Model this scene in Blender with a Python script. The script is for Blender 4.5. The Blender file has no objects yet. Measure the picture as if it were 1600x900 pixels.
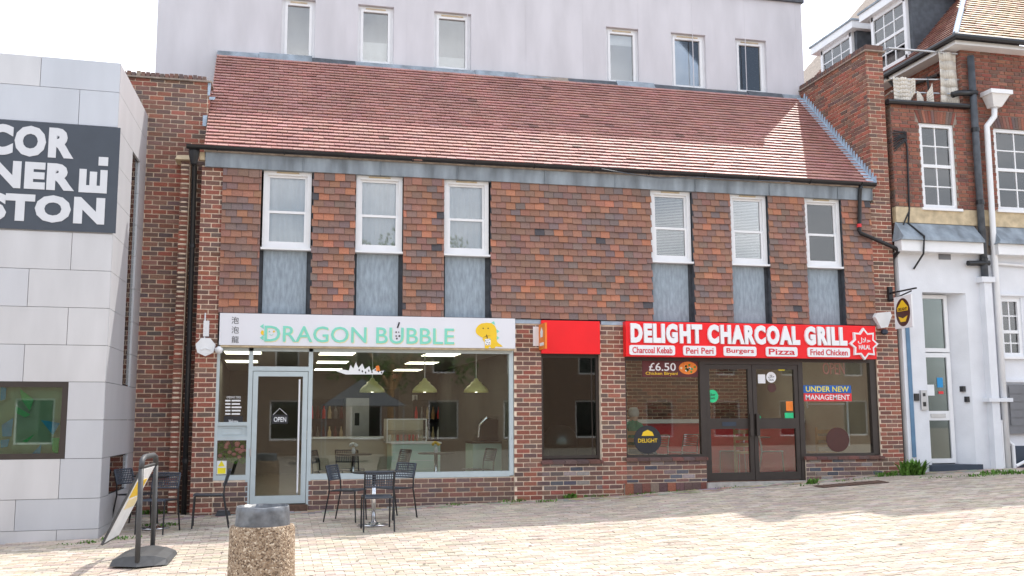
import bpy, bmesh, math, random
from mathutils import Vector, Matrix
random.seed(7)
R = math.radians
S = bpy.context.scene
COL = S.collection

# ------------------------------------------------------------------ camera
D = 16.098
CAM = Vector((0, -D, 1.6))
RR = Vector((0.97270506, -0.23200917, -0.00407586))
UU = Vector((-0.02604221, -0.12660302, 0.99161156))
WW = Vector((0.23057899, 0.96443943, 0.12918943))
F = 1575.0
cam = bpy.data.cameras.new('camera')
cam.sensor_width = 36; cam.lens = 36 * F / 1600; cam.clip_end = 2000; cam.clip_start = .1
camo = bpy.data.objects.new('camera', cam); COL.objects.link(camo)
camo.matrix_world = Matrix(((RR.x, UU.x, -WW.x, CAM.x), (RR.y, UU.y, -WW.y, CAM.y), (RR.z, UU.z, -WW.z, CAM.z), (0, 0, 0, 1)))
S.camera = camo

# ------------------------------------------------------------------ sky, sun, exposure
SUN_DIR = Vector((1.0, 0.86, 1.92)).normalized()          # towards the sun: right of and behind the shops
el = math.asin(SUN_DIR.z)
W = bpy.data.worlds.new('World'); S.world = W; W.use_nodes = True
nt = W.node_tree; nt.nodes.clear()
out = nt.nodes.new('ShaderNodeOutputWorld'); bg = nt.nodes.new('ShaderNodeBackground')
sky = nt.nodes.new('ShaderNodeTexSky'); sky.sky_type = 'NISHITA'; sky.sun_disc = False
sky.sun_elevation = el; sky.sun_rotation = math.atan2(SUN_DIR.x, SUN_DIR.y)
sky.air_density = 1.0; sky.dust_density = 2.0
tc = nt.nodes.new('ShaderNodeTexCoord')
mp = nt.nodes.new('ShaderNodeMapping'); mp.inputs['Scale'].default_value = (1.2, 1.2, 3.0)
nz = nt.nodes.new('ShaderNodeTexNoise'); nz.inputs['Scale'].default_value = 1.6; nz.inputs['Detail'].default_value = 7; nz.inputs['Roughness'].default_value = .55
rp = nt.nodes.new('ShaderNodeValToRGB'); rp.color_ramp.elements[0].position = .40; rp.color_ramp.elements[1].position = .64
rp.color_ramp.elements[0].color = (.12, .12, .12, 1)
mx = nt.nodes.new('ShaderNodeMix'); mx.data_type = 'RGBA'
mx.inputs['B'].default_value = (9.6, 9.8, 10.2, 1)
nt.links.new(tc.outputs['Generated'], mp.inputs['Vector']); nt.links.new(mp.outputs['Vector'], nz.inputs['Vector'])
nt.links.new(nz.outputs['Fac'], rp.inputs['Fac']); nt.links.new(rp.outputs['Color'], mx.inputs['Factor'])
nt.links.new(sky.outputs['Color'], mx.inputs['A']); nt.links.new(mx.outputs['Result'], bg.inputs['Color'])
bg.inputs['Strength'].default_value = .128
nt.links.new(bg.outputs['Background'], out.inputs['Surface'])
sl = bpy.data.lights.new('sun', 'SUN'); sl.energy = 2.5; sl.angle = R(.6); sl.color = (1, .95, .87)
so = bpy.data.objects.new('sun', sl); COL.objects.link(so)
so.rotation_euler = (-SUN_DIR).to_track_quat('-Z', 'Y').to_euler(); so.location = (20, 20, 40)
S.view_settings.view_transform = 'Standard'; S.view_settings.look = 'None'
S.view_settings.gamma = 1; S.view_settings.exposure = .98
try:
    S.cycles.max_bounces = 8; S.cycles.transparent_max_bounces = 16; S.cycles.use_adaptive_sampling = True
except Exception: pass

# ------------------------------------------------------------------ pixel -> place helpers
def ray(x, y): return RR * (x - 800) - UU * (y - 450) + WW * F
def onY(x, y, Y=0.):
    q = ray(x, y); return CAM + q * ((Y + D) / q.y)
def onX(x, y, X):
    q = ray(x, y); return CAM + q * (X / q.x)
def lerp(a, b, t): return a + (b - a) * t
def interp(x, xs, ys):
    if x <= xs[0]: return ys[0]
    for i in range(len(xs) - 1):
        if x <= xs[i + 1]: return lerp(ys[i], ys[i + 1], (x - xs[i]) / (xs[i + 1] - xs[i]))
    return ys[-1]
GX = [-40, -6, -1.1, 3.9, 5.74, 10.85, 13, 20, 60]; GZ = [-.1, .08, .2, .3, .36, .63, .69, .8, .9]
def zg(x, y): return interp(x, GX, GZ) * (1 if y > -16 else max(0, 1 + (y + 16) / 40)) + .04 * max(min(y, 0), -7.)
def onG(x, y):
    q = ray(x, y); t = .003
    for i in range(3000):
        t += .00001; P = CAM + q * t
        if P.z < zg(P.x, P.y): return P
    return P

# ------------------------------------------------------------------ materials
MATS = {}
def nodes(name, rough=.6, metal=0., spec=.5):
    m = bpy.data.materials.new(name); m.use_nodes = True
    n = m.node_tree; b = n.nodes['Principled BSDF']
    b.inputs['Roughness'].default_value = rough; b.inputs['Metallic'].default_value = metal
    b.inputs['Specular IOR Level'].default_value = spec
    MATS[name] = m
    return m, n, b
def mat(name, col, rough=.6, metal=0., spec=.5, var=.12, scale=6., bump=0., bscale=60., emit=0., streak=False):
    """plain surface: base colour with soft mottling, optional fine relief"""
    m, n, b = nodes(name, rough, metal, spec)
    t = n.nodes.new('ShaderNodeTexCoord')
    mpn = n.nodes.new('ShaderNodeMapping'); mpn.inputs['Scale'].default_value = (1, 1, .25 if streak else 1)
    n.links.new(t.outputs['Object'], mpn.inputs['Vector'])
    z = n.nodes.new('ShaderNodeTexNoise'); z.inputs['Scale'].default_value = scale; z.inputs['Detail'].default_value = 6
    n.links.new(mpn.outputs['Vector'], z.inputs['Vector'])
    r = n.nodes.new('ShaderNodeValToRGB')
    r.color_ramp.elements[0].position = .3; r.color_ramp.elements[1].position = .7
    r.color_ramp.elements[0].color = tuple(c * (1 - var) for c in col) + (1,)
    r.color_ramp.elements[1].color = tuple(min(1, c * (1 + var)) for c in col) + (1,)
    n.links.new(z.outputs['Fac'], r.inputs['Fac']); n.links.new(r.outputs['Color'], b.inputs['Base Color'])
    if bump:
        z2 = n.nodes.new('ShaderNodeTexNoise'); z2.inputs['Scale'].default_value = bscale; z2.inputs['Detail'].default_value = 4
        bp = n.nodes.new('ShaderNodeBump'); bp.inputs['Strength'].default_value = bump; bp.inputs['Distance'].default_value = .01
        n.links.new(t.outputs['Object'], z2.inputs['Vector']); n.links.new(z2.outputs['Fac'], bp.inputs['Height']); n.links.new(bp.outputs['Normal'], b.inputs['Normal'])
    if emit:
        b.inputs['Emission Color'].default_value = tuple(col) + (1,); b.inputs['Emission Strength'].default_value = emit
    return m
def cmat(name, rough=.85, nscale=40., amt=.35, bump=.4, spec=.3, big=1.5, bigamt=.25):
    """colour from the piece's own 'Col' attribute, mottled by noise"""
    m, n, b = nodes(name, rough, 0, spec)
    a = n.nodes.new('ShaderNodeAttribute'); a.attribute_name = 'Col'
    t = n.nodes.new('ShaderNodeTexCoord')
    z = n.nodes.new('ShaderNodeTexNoise'); z.inputs['Scale'].default_value = nscale; z.inputs['Detail'].default_value = 5
    z3 = n.nodes.new('ShaderNodeTexNoise'); z3.inputs['Scale'].default_value = big; z3.inputs['Detail'].default_value = 3
    n.links.new(t.outputs['Object'], z.inputs['Vector']); n.links.new(t.outputs['Object'], z3.inputs['Vector'])
    def rng(src, k):
        q = n.nodes.new('ShaderNodeMapRange'); q.inputs['From Min'].default_value = .3; q.inputs['From Max'].default_value = .7
        q.inputs['To Min'].default_value = 1 - k; q.inputs['To Max'].default_value = 1 + k
        n.links.new(src, q.inputs['Value']); return q.outputs['Result']
    mu = n.nodes.new('ShaderNodeMath'); mu.operation = 'MULTIPLY'
    n.links.new(rng(z.outputs['Fac'], amt), mu.inputs[0]); n.links.new(rng(z3.outputs['Fac'], bigamt), mu.inputs[1])
    v = n.nodes.new('ShaderNodeVectorMath'); v.operation = 'SCALE'
    n.links.new(a.outputs['Color'], v.inputs[0]); n.links.new(mu.outputs[0], v.inputs['Scale'])
    n.links.new(v.outputs['Vector'], b.inputs['Base Color'])
    if bump:
        bp = n.nodes.new('ShaderNodeBump'); bp.inputs['Strength'].default_value = bump; bp.inputs['Distance'].default_value = .006
        n.links.new(z.outputs['Fac'], bp.inputs['Height']); n.links.new(bp.outputs['Normal'], b.inputs['Normal'])
    return m
def glass(name, tint=(.92, .96, .95), refl=1.0, ior=1.62):
    m = bpy.data.materials.new(name); m.use_nodes = True; n = m.node_tree; n.nodes.clear()
    o = n.nodes.new('ShaderNodeOutputMaterial'); mxs = n.nodes.new('ShaderNodeMixShader')
    tr = n.nodes.new('ShaderNodeBsdfTransparent'); tr.inputs['Color'].default_value = tint + (1,)
    gl = n.nodes.new('ShaderNodeBsdfGlossy'); gl.inputs['Roughness'].default_value = .015
    gl.inputs['Color'].default_value = (refl, refl, refl, 1)
    fr = n.nodes.new('ShaderNodeFresnel'); fr.inputs['IOR'].default_value = ior
    n.links.new(fr.outputs[0], mxs.inputs[0]); n.links.new(tr.outputs[0], mxs.inputs[1]); n.links.new(gl.outputs[0], mxs.inputs[2])
    n.links.new(mxs.outputs[0], o.inputs['Surface']); MATS[name] = m
    return m

cmat('brick', .9, 55, .24, .5, .25, 1.5, .08)
cmat('tile', .75, 60, .16, .3, .35, 1.5, .06)
cmat('roof_tile', .60, 45, .12, .25, 1.0, 1.2, .08)
cmat('paver', .92, 70, .2, .3, .2, .45, .09)
cmat('paint', .5, 20, .04, 0, .5, 2, .04)
mat('mortar', (.80, .66, .52), .95, var=.18, scale=14, bump=.5, bscale=90)
mat('mortar_dark', (.30, .25, .21), .95, var=.25, scale=12, bump=.5, bscale=90)
mat('lead', (.23, .27, .31), .55, 0, .5, .38, 5, .25, 25, streak=True)
mat('lead_pale', (.36, .45, .55), .5, 0, .5, .2, 8, .2, 25)
mat('lead_dark', (.07, .08, .095), .6, var=.3, scale=8)
mat('lead_panel', (.28, .34, .395), .5, 0, .5, .22, 22, .3, 40, streak=True)
mat('white_frame', (.78, .79, .81), .35, var=.03)
mat('aluminium', (.50, .58, .61), .38, .15, .5, .05, 5)
mat('brown_frame', (.045, .036, .032), .4, .2, .5, .1)
mat('black_plastic', (.012, .013, .016), .35, var=.2)
mat('black_metal', (.016, .017, .02), .42, .3, var=.2)
mat('grey_seat', (.035, .045, .065), .5, var=.15)
mat('render', (.58, .57, .605), .9, var=.08, scale=3, bump=.12, bscale=120, streak=True)
mat('cladding', (.56, .57, .60), .42, .3, .5, .05, 2.5, .03, 6, streak=True)
mat('cladding_cool', (.53, .55, .59), .42, .3, .5, .07, 2.0, .03, 6, streak=True)
mat('cladding_warm', (.575, .575, .59), .46, .3, .5, .07, 3.0, .03, 6, streak=True)
mat('pane_reflection', (.30, .37, .31), .8, var=.12, scale=3)  # tone of the reflection in the clad building's big window
mat('seam', (.04, .04, .045), .8)
mat('slate_sign', (.055, .068, .09), .6, var=.06)
mat('letter_grey', (.62, .64, .68), .5, var=.03)
mat('sign_white', (.74, .75, .80), .35, var=.02, scale=2)
mat('sign_red', (.88, .004, .010), .35, var=.04, scale=3)
mat('mint', (.22, .66, .52), .5, var=.03)
mat('pale_yellow', (.85, .72, .42), .5, var=.03)
mat('yellow', (.85, .56, .02), .5, var=.04)
mat('ink', (.02, .02, .025), .6)
mat('lettering_red', (.62, .01, .03), .5)
mat('white_letter', (.82, .84, .86), .35, var=.02)
mat('orange', (.85, .22, .02), .5)
mat('white_paint', (.70, .72, .76), .75, var=.07, scale=2.2, bump=.25, bscale=30)
mat('stone', (.55, .45, .30), .9, var=.2, scale=8, bump=.3)
mat('wood', (.42, .24, .10), .55, var=.2, scale=9)
mat('chrome', (.65, .66, .68), .2, 1., var=.05)
mat('steel', (.45, .46, .48), .3, .9, var=.08)
mat('mint_panel', (.50, .70, .62), .5, var=.03)
mat('lime_lamp', (.78, .74, .30), .4, var=.03)
mat('wall_olive', (.13, .128, .118), .9, var=.08, scale=2)
mat('wall_cream', (.42, .38, .31), .9, var=.08, scale=2)
mat('red_wall', (.58, .02, .03), .5, var=.1, scale=3)
mat('floor_grey', (.22, .20, .18), .5, var=.12)
mat('floor_red', (.24, .07, .05), .5, var=.15)
mat('ceiling', (.45, .45, .43), .9, var=.03)
mat('lamp_panel', (1, .93, .75), .5, emit=3.4)
mat('shop_lamp', (1, .90, .68), .5, emit=2.3)
mat('curtain', (.80, .82, .84), .9, var=.05)
mat('blind', (.66, .66, .63), .8, var=.05)
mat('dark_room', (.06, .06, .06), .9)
mat('bag', (.13, .14, .155), .3, var=.4, scale=12, bump=.6, bscale=14)
mat('green_leaf', (.10, .22, .03), .7, var=.35, scale=20)
mat('rust', (.12, .07, .05), .9, var=.3, scale=20)
mat('netting', (.62, .58, .52), .9, var=.12)
mat('blue_paint', (.10, .20, .32), .6, var=.15)
mat('navy', (.03, .045, .07), .6)
mat('box_grey', (.16, .165, .18), .45, .3, var=.08)
mat('rubber', (.06, .062, .066), .55, var=.25, scale=10)
mat('skin', (.55, .34, .25), .6); mat('cloth_green', (.03, .22, .12), .8); mat('cloth_blue', (.10, .16, .30), .8); mat('hair_grey', (.45, .43, .40), .8)
mat('teal', (.01, .32, .30), .5); mat('vinyl_blue', (.01, .27, .60), .4); mat('vinyl_green', (.02, .38, .12), .4)
mat('bright_green', (.02, .55, .22), .5); mat('banner_blue', (.01, .12, .45), .5); mat('banner_red', (.70, .03, .04), .5)
mat('maroon', (.10, .012, .015), .5); mat('brown_disc', (.07, .02, .015), .5); mat('warn_yellow', (.9, .75, .02), .5)
mat('pink', (.75, .30, .28), .7); mat('concrete', (.40, .38, .35), .9, var=.2, scale=10, bump=.3)
glass('glass'); glass('double_glass', (.97, .98, .98), ior=1.95); glass('glass_dark', (.55, .6, .58)); glass('glass_green', (.80, .92, .84), ior=1.8)
def aggregate():
    m, n, b = nodes('aggregate', .9)
    t = n.nodes.new('ShaderNodeTexCoord'); v = n.nodes.new('ShaderNodeTexVoronoi'); v.inputs['Scale'].default_value = 75
    r = n.nodes.new('ShaderNodeValToRGB'); e = r.color_ramp.elements
    e[0].position = .0; e[0].color = (.10, .065, .042, 1); e[1].position = 1; e[1].color = (.70, .58, .44, 1)
    for p, c in ((.3, (.30, .21, .135, 1)), (.6, (.42, .32, .225, 1)), (.8, (.22, .155, .105, 1))):
        q = e.new(p); q.color = c
    n.links.new(t.outputs['Object'], v.inputs['Vector'])
    sp = n.nodes.new('ShaderNodeSeparateColor'); n.links.new(v.outputs['Color'], sp.inputs[0])
    n.links.new(sp.outputs[0], r.inputs['Fac']); n.links.new(r.outputs['Color'], b.inputs['Base Color'])
    bp = n.nodes.new('ShaderNodeBump'); bp.inputs['Strength'].default_value = .9; bp.inputs['Distance'].default_value = .012; bp.invert = True
    n.links.new(v.outputs['Distance'], bp.inputs['Height']); n.links.new(bp.outputs['Normal'], b.inputs['Normal'])
aggregate()

# ------------------------------------------------------------------ mesh builder
class MB:
    def __init__(s): s.v = []; s.f = []; s.c = []
    def face(s, pts, col=None):
        i = len(s.v); s.v += [tuple(p) for p in pts]; s.f.append(tuple(range(i, i + len(pts)))); s.c.append(col); return s
    def box(s, x0, x1, y0, y1, z0, z1, col=None, skip=''):
        i = len(s.v)
        s.v += [(x0, y0, z0), (x1, y0, z0), (x1, y1, z0), (x0, y1, z0), (x0, y0, z1), (x1, y0, z1), (x1, y1, z1), (x0, y1, z1)]
        for k, q in dict(b=(3, 2, 1, 0), t=(4, 5, 6, 7), f=(0, 1, 5, 4), r=(1, 2, 6, 5), k=(2, 3, 7, 6), l=(3, 0, 4, 7)).items():
            if k not in skip: s.f.append(tuple(i + j for j in q)); s.c.append(col)
        return s
    def hexa(s, p, col=None):
        """8 corners: bottom ring 0-3 then top ring 4-7 (counter-clockwise)"""
        i = len(s.v); s.v += [tuple(q) for q in p]
        for q in ((3, 2, 1, 0), (4, 5, 6, 7), (0, 1, 5, 4), (1, 2, 6, 5), (2, 3, 7, 6), (3, 0, 4, 7)):
            s.f.append(tuple(i + j for j in q)); s.c.append(col)
        return s
    def prism(s, poly, y0, y1, col=None):
        """outline in X-Z (counter-clockwise seen from -Y), from y0 (front) to y1"""
        n = len(poly); i = len(s.v)
        s.v += [(x, y0, z) for x, z in poly] + [(x, y1, z) for x, z in poly]
        s.f.append(tuple(range(i, i + n))); s.c.append(col)
        s.f.append(tuple(range(i + 2 * n - 1, i + n - 1, -1))); s.c.append(col)
        for k in range(n):
            j = (k + 1) % n; s.f.append((i + j, i + k, i + n + k, i + n + j)); s.c.append(col)
        return s
    def slab(s, poly, z0, z1, col=None):
        n = len(poly); i = len(s.v)
        s.v += [(x, y, z0) for x, y in poly] + [(x, y, z1) for x, y in poly]
        s.f.append(tuple(range(i + n, i + 2 * n))); s.c.append(col)
        s.f.append(tuple(range(i + n - 1, i - 1, -1))); s.c.append(col)
        for k in range(n):
            j = (k + 1) % n; s.f.append((i + k, i + j, i + n + j, i + n + k)); s.c.append(col)
        return s
    def tube(s, pts, r, n=8, col=None, caps=True):
        pts = [Vector(p) for p in pts]; rings = []
        for k, p in enumerate(pts):
            d = (pts[min(k + 1, len(pts) - 1)] - pts[max(k - 1, 0)]).normalized()
            a = d.orthogonal().normalized() if k == 0 else (pa - d * pa.dot(d)).normalized()
            pa = a; b = d.cross(a); rr = r[k] if isinstance(r, (list, tuple)) else r
            i = len(s.v); s.v += [tuple(p + (a * math.cos(t * 2 * math.pi / n) + b * math.sin(t * 2 * math.pi / n)) * rr) for t in range(n)]; rings.append(i)
        for A, B in zip(rings, rings[1:]):
            for t in range(n):
                u = (t + 1) % n; s.f.append((A + t, A + u, B + u, B + t)); s.c.append(col)
        if caps:
            s.f.append(tuple(rings[0] + t for t in range(n - 1, -1, -1))); s.c.append(col)
            s.f.append(tuple(rings[-1] + t for t in range(n))); s.c.append(col)
        return s
    def lathe(s, prof, n=24, c=(0, 0, 0), col=None):
        rings = []
        for r, z in prof:
            i = len(s.v); s.v += [(c[0] + r * math.cos(2 * math.pi * t / n), c[1] + r * math.sin(2 * math.pi * t / n), c[2] + z) for t in range(n)]; rings.append(i)
        for A, B in zip(rings, rings[1:]):
            for t in range(n):
                u = (t + 1) % n; s.f.append((A + t, A + u, B + u, B + t)); s.c.append(col)
        if prof[0][0] > .001: s.f.append(tuple(rings[0] + t for t in range(n - 1, -1, -1))); s.c.append(col)
        if prof[-1][0] > .001: s.f.append(tuple(rings[-1] + t for t in range(n))); s.c.append(col)
        return s
    def mesh(s, name, m, smooth=False):
        me = bpy.data.meshes.new(name); me.from_pydata(s.v, [], s.f); me.materials.append(MATS[m])
        if any(c is not None for c in s.c):
            at = me.color_attributes.new('Col', 'FLOAT_COLOR', 'CORNER'); buf = []
            for f, c in zip(s.f, s.c):
                c = c or (.5, .5, .5); buf += [c[0], c[1], c[2], 1.] * len(f)
            at.data.foreach_set('color', buf)
        if smooth: me.polygons.foreach_set('use_smooth', [True] * len(me.polygons))
        return me
    def build(s, name, m, parent=None, smooth=False, kind=None, label=None):
        o = bpy.data.objects.new(name, s.mesh(name, m, smooth)); COL.objects.link(o); o.parent = parent
        if kind: o['kind'] = kind
        if label: o['label'] = label
        return o
def smooth_by_angle(o, a=35):
    me = o.data; me.polygons.foreach_set('use_smooth', [True] * len(me.polygons))
    try: me.set_sharp_from_angle(angle=R(a))
    except Exception: pass
    return o
def tag(o, label, cat, group=None, kind=None):
    o['label'] = label; o['category'] = cat
    if group: o['group'] = group
    if kind: o['kind'] = kind
    return o
def thing(name, label, cat, loc=(0, 0, 0), rz=0., group=None):
    o = bpy.data.objects.new(name, None); COL.objects.link(o); o.empty_display_size = .2
    o.location = loc; o.rotation_euler = (0, 0, rz); return tag(o, label, cat, group)
def copy_thing(root, loc, rz, label):
    r = root.copy(); COL.objects.link(r); r.location = loc; r.rotation_euler = (0, 0, rz); r['label'] = label
    for ch in list(root.children):
        c = ch.copy(); COL.objects.link(c); c.parent = r
        for g in ch.children:
            d = g.copy(); COL.objects.link(d); d.parent = c
    return r
def box(name, m, x0, x1, y0, y1, z0, z1, parent=None, **k): return MB().box(x0, x1, y0, y1, z0, z1).build(name, m, parent, **k)

# text as flat raised lettering facing -Y
def text_mesh(s, depth=.004, bold=0., shear=0.):
    cu = bpy.data.curves.new('t', 'FONT'); cu.body = s; cu.size = 1; cu.extrude = depth; cu.offset = bold; cu.shear = shear; cu.resolution_u = 3
    o = bpy.data.objects.new('t', cu); COL.objects.link(o)
    bpy.context.view_layer.update()
    dg = bpy.context.evaluated_depsgraph_get(); me = bpy.data.meshes.new_from_object(o.evaluated_get(dg))
    bpy.data.objects.remove(o); bpy.data.curves.remove(cu)
    return me
def bounds(me):
    xs = [v.co.x for v in me.vertices]; ys = [v.co.y for v in me.vertices]
    return (min(xs), max(xs), min(ys), max(ys)) if xs else (0, 1, 0, 1)
def place(me, x0, x1, z0, z1, y, depth, bb=None, M=None):
    a = bb or bounds(me); sx = (x1 - x0) / (a[1] - a[0]); sz = (z1 - z0) / (a[3] - a[2])
    zz = max(abs(v.co.z) for v in me.vertices) or 1
    for v in me.vertices:
        X, Z, dd = x0 + (v.co.x - a[0]) * sx, z0 + (v.co.y - a[2]) * sz, v.co.z / zz * depth
        v.co = (X, y - dd, Z)
        if M: v.co = M @ v.co
def lettering(s, x0, x1, z0, z1, y, m, parent, depth=.006, bold=0., name='lettering', each=False, M=None, squeeze=1.):
    """full: reference string whose height fills z0..z1"""
    if not each:
        me = text_mesh(s, .01, bold); place(me, x0, x1, z0, z1, y, depth, M=M); me.materials.clear(); me.materials.append(MATS[m])
        o = bpy.data.objects.new(name, me); COL.objects.link(o); o.parent = parent; return o
    whole = text_mesh(s, .01, bold); bb = bounds(whole); sx = (x1 - x0) / (bb[1] - bb[0]); sz = (z1 - z0) / (bb[3] - bb[2])
    for i, ch in enumerate(s):
        if ch == ' ': continue
        pre = bounds(text_mesh(s[:i + 1], .01, bold)); me = text_mesh(ch, .01, bold); b2 = bounds(me)
        cc = (b2[0] + b2[1]) / 2; off = pre[1] - b2[1]; zz = max(abs(v.co.z) for v in me.vertices)
        for v in me.vertices:
            v.co = (x0 + (cc + (v.co.x - cc) * squeeze + off - bb[0]) * sx, y - v.co.z / zz * depth, z0 + (v.co.y - bb[2]) * sz)
            if M: v.co = M @ v.co
        me.materials.clear(); me.materials.append(MATS[m])
        o = bpy.data.objects.new('letter', me); COL.objects.link(o); o.parent = parent

# ------------------------------------------------------------------ pieces: bricks and tiles
RED = [(0.277, 0.112, 0.080), (0.236, 0.104, 0.078), (0.307, 0.118, 0.085), (0.206, 0.101, 0.080), (0.177, 0.104, 0.087), (0.159, 0.104, 0.090), (0.242, 0.136, 0.104), (0.295, 0.104, 0.076)]
DARK = [(0.190, 0.109, 0.090), (0.167, 0.106, 0.094), (0.207, 0.121, 0.099), (0.144, 0.106, 0.101), (0.230, 0.113, 0.087), (0.178, 0.124, 0.113)]
WORN = DARK + [(.20, .15, .14), (.13, .13, .15), (.30, .26, .25), (.22, .10, .075), (.10, .10, .12)]
SOFT = [(0.246, 0.101, 0.072), (0.280, 0.118, 0.084), (0.213, 0.095, 0.074), (0.174, 0.099, 0.081), (0.302, 0.134, 0.095), (0.246, 0.087, 0.065)]
def jit(c, k=.13):
    f = 1 + random.uniform(-k, k); return tuple(max(0, v * f * (1 + random.uniform(-.05, .05))) for v in c)
def course_rects(regions, bond='stretcher', L=.225, H=.075, j=.015, phase=0.):
    """regions: (u0,u1,v0,v1[,palette]); courses are level and run through from region to region"""
    out = []
    for rg in regions:
        u0, u1, v0, v1 = rg[:4]; pal = rg[4] if len(rg) > 4 else None
        k = math.floor(v0 / H)
        while k * H < v1 - .01:
            a, b = max(v0, k * H + j / 2), min(v1, (k + 1) * H - j / 2)
            if b - a > .015:
                if bond == 'flemish':
                    seq = []; x = math.floor(u0 / .3375) * .3375 - .3375 + (k % 2) * .16875
                    while x < u1: seq += [(x, x + .225), (x + .225, x + .3375)]; x += .3375
                elif bond == 'header': seq = [(u0 - 1, u1 + 1)]
                else:
                    x = math.floor((u0 - phase) / L) * L + phase - L + (k % 2) * L / 2; seq = []
                    while x < u1: seq.append((x, x + L)); x += L
                for s0, s1 in seq:
                    p, q = max(u0, s0 + j / 2), min(u1, s1 - j / 2)
                    if q - p > .03: out.append((p, q, a, b, pal))
            k += 1
    return out
def piece(mb, P0, U, N, p, q, a, b, col, t=.016, jt=.0015):
    """one brick: front face standing proud of the mortar, with its four edges"""
    d = random.uniform(0, .004); Vv = Vector((0, 0, 1)); r = lambda: random.uniform(-jt, jt)
    fr = [P0 + U * (x + r()) + Vv * (z + r()) + N * d for x, z in ((p, a), (q, a), (q, b), (p, b))]
    bk = [P0 + U * x + Vv * z - N * t for x, z in ((p, a), (q, a), (q, b), (p, b))]
    mb.face(fr, col)
    for k in range(4): j = (k + 1) % 4; mb.face([fr[j], fr[k], bk[k], bk[j]], col)
POOL = {}
def lay(key, P0, U, N, rects, pal, skipz=None):
    """collect bricks of one building under a key; emitted later as parts (nearest 300) and one joined rest"""
    P0 = Vector(P0); U = Vector(U); N = Vector(N)
    for p, q, a, b, pl in rects:
        c = P0 + U * ((p + q) / 2) + Vector((0, 0, (a + b) / 2))
        if skipz and b < zg(c.x, min(c.y, 0)) - .02: continue
        POOL.setdefault(key, []).append(((c - CAM).length, P0, U, N, p, q, a, b, jit(random.choice(pl or pal))))
def emit(key, parent, m='brick', name='brick', rest='brickwork', n=300):
    L = sorted(POOL[key], key=lambda t: t[0]); mb = MB()
    for i, (d, P0, U, N, p, q, a, b, c) in enumerate(L):
        if i < n:
            w = MB(); piece(w, P0, U, N, p, q, a, b, c); w.build(name, m, parent)
        else: piece(mb, P0, U, N, p, q, a, b, c)
    if mb.f: mb.build(rest, m, parent, kind='stuff')
def tiles(key, P0, U, V, N, regions, pal, w=.165, g=.109, proud=.030, inside=None, odd=.03, phase=0., jk=.06):
    """overlapping plain tiles on the plane P0+uU+vV; each a slab, its lower edge proud"""
    P0, U, V, N = Vector(P0), Vector(U), Vector(V), Vector(N); L = POOL.setdefault(key, [])
    for u0, u1, v0, v1 in regions:
        nr = int(round((v1 - v0) / g)); gg = (v1 - v0) / nr
        for k in range(nr):
            a = v0 + k * gg; x = math.floor((u0 - phase) / w) * w + phase - w + (k % 2) * w / 2
            while x < u1:
                p, q = max(u0, x + .0025), min(u1, x + w - .0025); x += w
                if q - p < .02: continue
                c = P0 + U * ((p + q) / 2) + V * (a + gg / 2)
                if inside and not inside((p + q) / 2, a + gg / 2): continue
                L.append(((c - CAM).length, P0, U, V, N, p, q, a, gg, proud, jit(random.choice(pal), jk), odd))
def tile_piece(mb, P0, U, V, N, p, q, a, g, proud, col, odd):
    e = random.uniform(-.004, .004) * (4.5 if random.random() < odd else 1); dn = random.uniform(-.003, .004); t = .017
    f = lambda u, v, n: P0 + U * u + V * v + N * n
    lo, hi = a - .006 + e, a + g + .01
    b0, b1 = f(p, lo, proud + dn), f(q, lo, proud + dn + random.uniform(-.002, .002)); t0, t1 = f(p, hi, .004), f(q, hi, .004)
    c0, c1 = f(p, lo, proud + dn - t), f(q, lo, proud + dn - t)
    d0, d1 = f(p, hi, -.006), f(q, hi, -.006)
    mb.face([b0, b1, t1, t0], col); mb.face([c0, c1, b1, b0], col); mb.face([c0, b0, t0, d0], col); mb.face([b1, c1, d1, t1], col)
def emit_tiles(key, parent, m='tile', name='tile', rest='tiling', n=300):
    L = sorted(POOL[key], key=lambda t: t[0]); mb = MB()
    for i, t in enumerate(L):
        if i < n: w = MB(); tile_piece(w, *t[1:]); w.build(name, m, parent)
        else: tile_piece(mb, *t[1:])
    if mb.f: mb.build(rest, m, parent, kind='stuff')

# ================================================================== ground
def ground_z(x, y):
    if y > .62 or (-.9 < x < 10.65 and y > .04): return -.5
    return zg(x, y) - .03
gxs = [-120, -60, -40, -20, -12, -8, -6, -4, -2.5, -1.1, -.95, -.85, 1, 2.5, 3.9, 4.8, 5.74, 7, 8.5, 9.7, 10.6, 10.7, 10.85, 12, 13, 14.5, 17, 20, 30, 60, 120]
gys = [-200, -120, -80, -60, -50, -40, -32, -26, -20, -16, -12, -9, -7, -6, -4.5, -3, -1.5, 0, .03, .05, .6, .65, 3, 20, 80, 200]
mb = MB(); mb.v = [(x, y, ground_z(x, y)) for y in gys for x in gxs]; nx = len(gxs)
mb.f = [(j * nx + i, j * nx + i + 1, (j + 1) * nx + i + 1, (j + 1) * nx + i) for j in range(len(gys) - 1) for i in range(nx - 1)]; mb.c = [None] * len(mb.f)
mat('sand', (.36, .31, .25), .95, var=.15, scale=3, bump=.4, bscale=40)
ground = mb.build('ground', 'sand'); ground['kind'] = 'structure'
PAV = [(.45, .385, .315), (.50, .43, .355), (.41, .355, .30), (.47, .395, .33), (.53, .465, .39), (.40, .34, .28)]
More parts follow.
